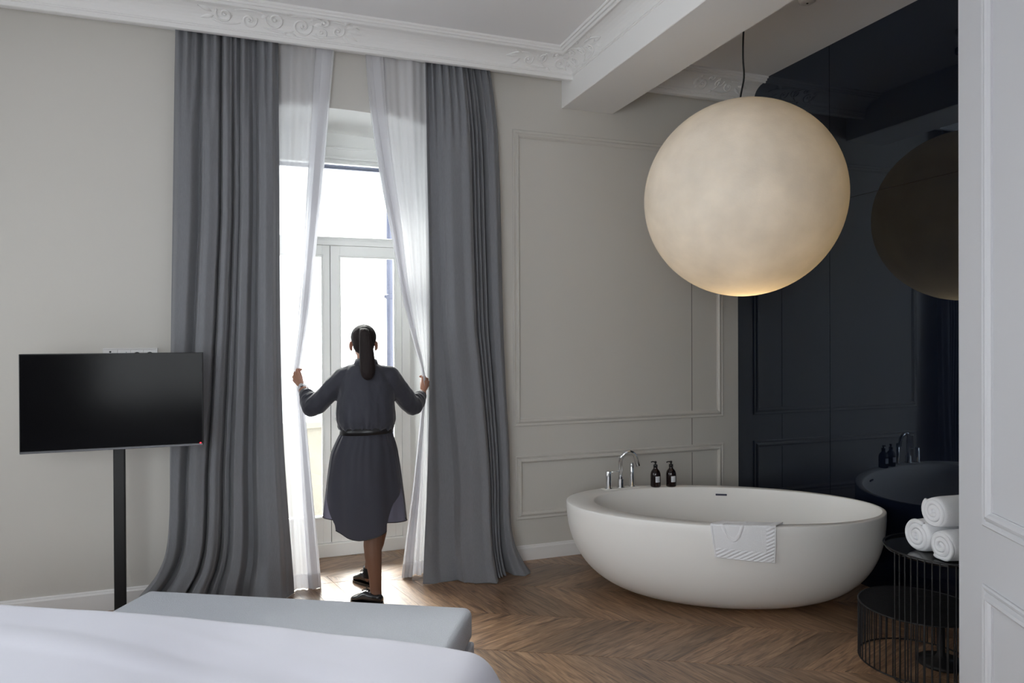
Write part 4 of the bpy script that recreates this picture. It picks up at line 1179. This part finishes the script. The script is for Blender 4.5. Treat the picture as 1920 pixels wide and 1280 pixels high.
# belt
bb = bmesh.new()
rings = [[Vector((-.014 + (.162 + d) * math.cos(2 * math.pi * k / 56), -.004 + (.119 + d) * math.sin(2 * math.pi * k / 56), z + .006 * math.cos(2 * math.pi * k / 56))) for k in range(56)] for d, z in ((0, 1.040), (.004, 1.041), (.004, 1.080), (0, 1.081), (-.006, 1.079), (-.006, 1.042))]
rings.append(rings[0]); loft(bb, rings, False, False); bmesh.ops.remove_doubles(bb, verts=bb.verts, dist=1e-6)
obj('belt', bb, M['belt'], woman, smooth=True)
# skirt: back and front panels with curved shirt-tail hems and open side slits
def skirt_pt(phi, z):
    """phi measured from straight back (0) round to the sides (+-90 deg) and the front"""
    k = max(0, min(1, (1.05 - z) / 0.55))
    hw = cat(z, [(.40, .262), (.52, .254), (.68, .238), (.914, .206), (1.00, .178), (1.05, .156)]); hd = cat(z, [(.40, .19), (.68, .175), (.914, .15), (1.00, .13), (1.05, .112)])
    cx = lin(z, [(.5, -.027), (.914, -.027), (1.05, -.014)])
    f = 1 + k * (.055 * math.sin(phi * 4.3 + .9) + .030 * math.sin(phi * 9.1 + 2 + z * 2)) * (1 if abs(phi) < 1.3 else .5) + .022 * (1 - k) ** 2 * math.sin(phi * 23 + 2 * math.sin(phi * 5))
    return Vector((cx + hw * f * math.sin(phi), -.004 - hd * f * math.cos(phi), z))
def back_f(s, t):
    ph = (s * 2 - 1)
    zb = .415 + .035 * abs(ph) ** 2.2 + (.015 if ph < 0 else 0.01) * abs(ph)
    z = 1.05 + (zb - 1.05) * t
    wmax = lin(z, [(.40, .62), (.50, .70), (.62, .98), (.70, 1.35), (.78, 1.57), (1.05, 1.6)])
    p = skirt_pt(ph * wmax, z)
    pull = max(0, (.75 - z) / .35); p.y *= 1 - .18 * pull
    return p
def front_f(s, t):
    ph = (s * 2 - 1) * 1.66; a = abs(ph) / 1.66
    zb = .43 + .085 * a ** 2.0 + (.012 if ph > 0 else 0) 
    z = 1.05 + (zb - 1.05) * t
    p = skirt_pt(math.pi + ph, z); return p
sk = link('skirt', grid(90, 60, back_f), M['dress'], woman, smooth=True)
link('skirt_front', grid(110, 60, front_f), M['dress'], woman, smooth=True)
# piped hems
for f_, nm in ((back_f, 'hem'), (front_f, 'hem')):
    hb = tube(bmesh.new(), [f_(k / 50, 1.0) for k in range(51)], .0028, 6); obj(nm, hb, M['belt'], sk, smooth=True)
# watch with white strap
wd = (WL - EL).normalized(); wc = EL.lerp(WL, .96)
u_ = wd.orthogonal().normalized(); w_ = wd.cross(u_)
wb = bmesh.new(); rings = [[wc + wd * dz + (u_ * math.cos(2 * math.pi * k / 28) + w_ * math.sin(2 * math.pi * k / 28)) * (.0295 + d) for k in range(28)] for dz, d in ((-.011, 0), (-.011, .004), (.011, .004), (.011, 0))]
loft(wb, rings, False, False); wt = obj('watch', wb, M['white_strap'], woman, smooth=False)
wf = bmesh.new(); dirf = (Vector((.2, -1, .3)) - wd * Vector((.2, -1, .3)).dot(wd)).normalized(); side = wd.cross(dirf)
mt = Matrix((side, wd, dirf)).transposed()
bmesh.ops.create_cone(wf, cap_ends=True, segments=24, radius1=.0145, radius2=.0135, depth=.008, matrix=Matrix.Translation(wc + dirf * .036) @ mt.to_4x4()); obj('watch_case', wf, M['steel'], wt)

# shoes: black lace-ups
def shoe(heel, toe, pitch=0.0):
    heel = Vector(heel); toe = Vector(toe); d = (toe - heel); L = d.length; yaw = math.atan2(d.y, d.x)
    rt = bpy.data.objects.new('shoe', None); COL.objects.link(rt); rt.parent = woman; rt.location = heel; rt.rotation_euler = (0, 0, yaw)
    sec = [(0.0, .018, .052), (.02, .030, .066), (.06, .034, .070), (.10, .035, .076), (.13, .036, .082), (.155, .039, .066), (.18, .042, .052), (.205, .040, .044), (.225, .030, .036), (.238, .014, .026)]
    rings = []
    for x, hw, h in sec:
        x = x / .238 * L
        ring = []
        for k in range(24):
            a = 2 * math.pi * k / 24; cy, sz = math.cos(a), math.sin(a)
            ring.append(Vector((x, hw * math.copysign(abs(cy) ** .7, cy), .016 + (h - .016) * .5 * (1 + math.copysign(abs(sz) ** .8, sz)))))
        rings.append(ring)
    bm = bmesh.new(); loft(bm, rings); u = obj('upper', bm, M['leather'], rt, smooth=True)
    ol_ = [(x / .238 * L, hw + .003) for x, hw, h in sec]; ol_ = [(-.003, .012)] + ol_ + [(L + .004, .006)]
    lp = [(x, w_) for x, w_ in ol_] + [(x, -w_) for x, w_ in reversed(ol_)]
    bm = bmesh.new(); loft(bm, [[Vector((x, y, z + (0.012 * max(0, x / L - .8) * 5 * .5))) for x, y in lp] for z in (0.001, .016)]); obj('sole', bm, M['leather'], rt)
    bm = bmesh.new()
    for k in range(3):
        x = (.112 + .017 * k) / .238 * L; h = .088 - .008 * k
        tube(bm, [(x - .004, -.024, h - .016), (x, 0, h), (x + .004, .024, h - .016)], .0028, 6)
    tube(bm, [(.115, 0, .088), (.118, .022, .094), (.124, .03, .084), (.115, .004, .087)], .0022, 6); tube(bm, [(.115, 0, .088), (.12, -.024, .093), (.126, -.03, .082), (.115, -.004, .087)], .0022, 6)
    obj('laces', bm, M['sock'], rt, smooth=True)
    return rt
shoe((.096, -.098, 0), (-.108, -.022, 0))
shoe((-.005, .225, 0), (-.172, .362, 0))
sb = tube(bmesh.new(), [(-.052, .247, .06), (-.050, .244, .125)], [.040, .042], 20); obj('sock', sb, M['sock'], woman, smooth=True)

# sanity: nothing but meshes and lights
for o in list(bpy.data.objects):
    if o.type == 'MESH' and not o.data.vertices: bpy.data.objects.remove(o)
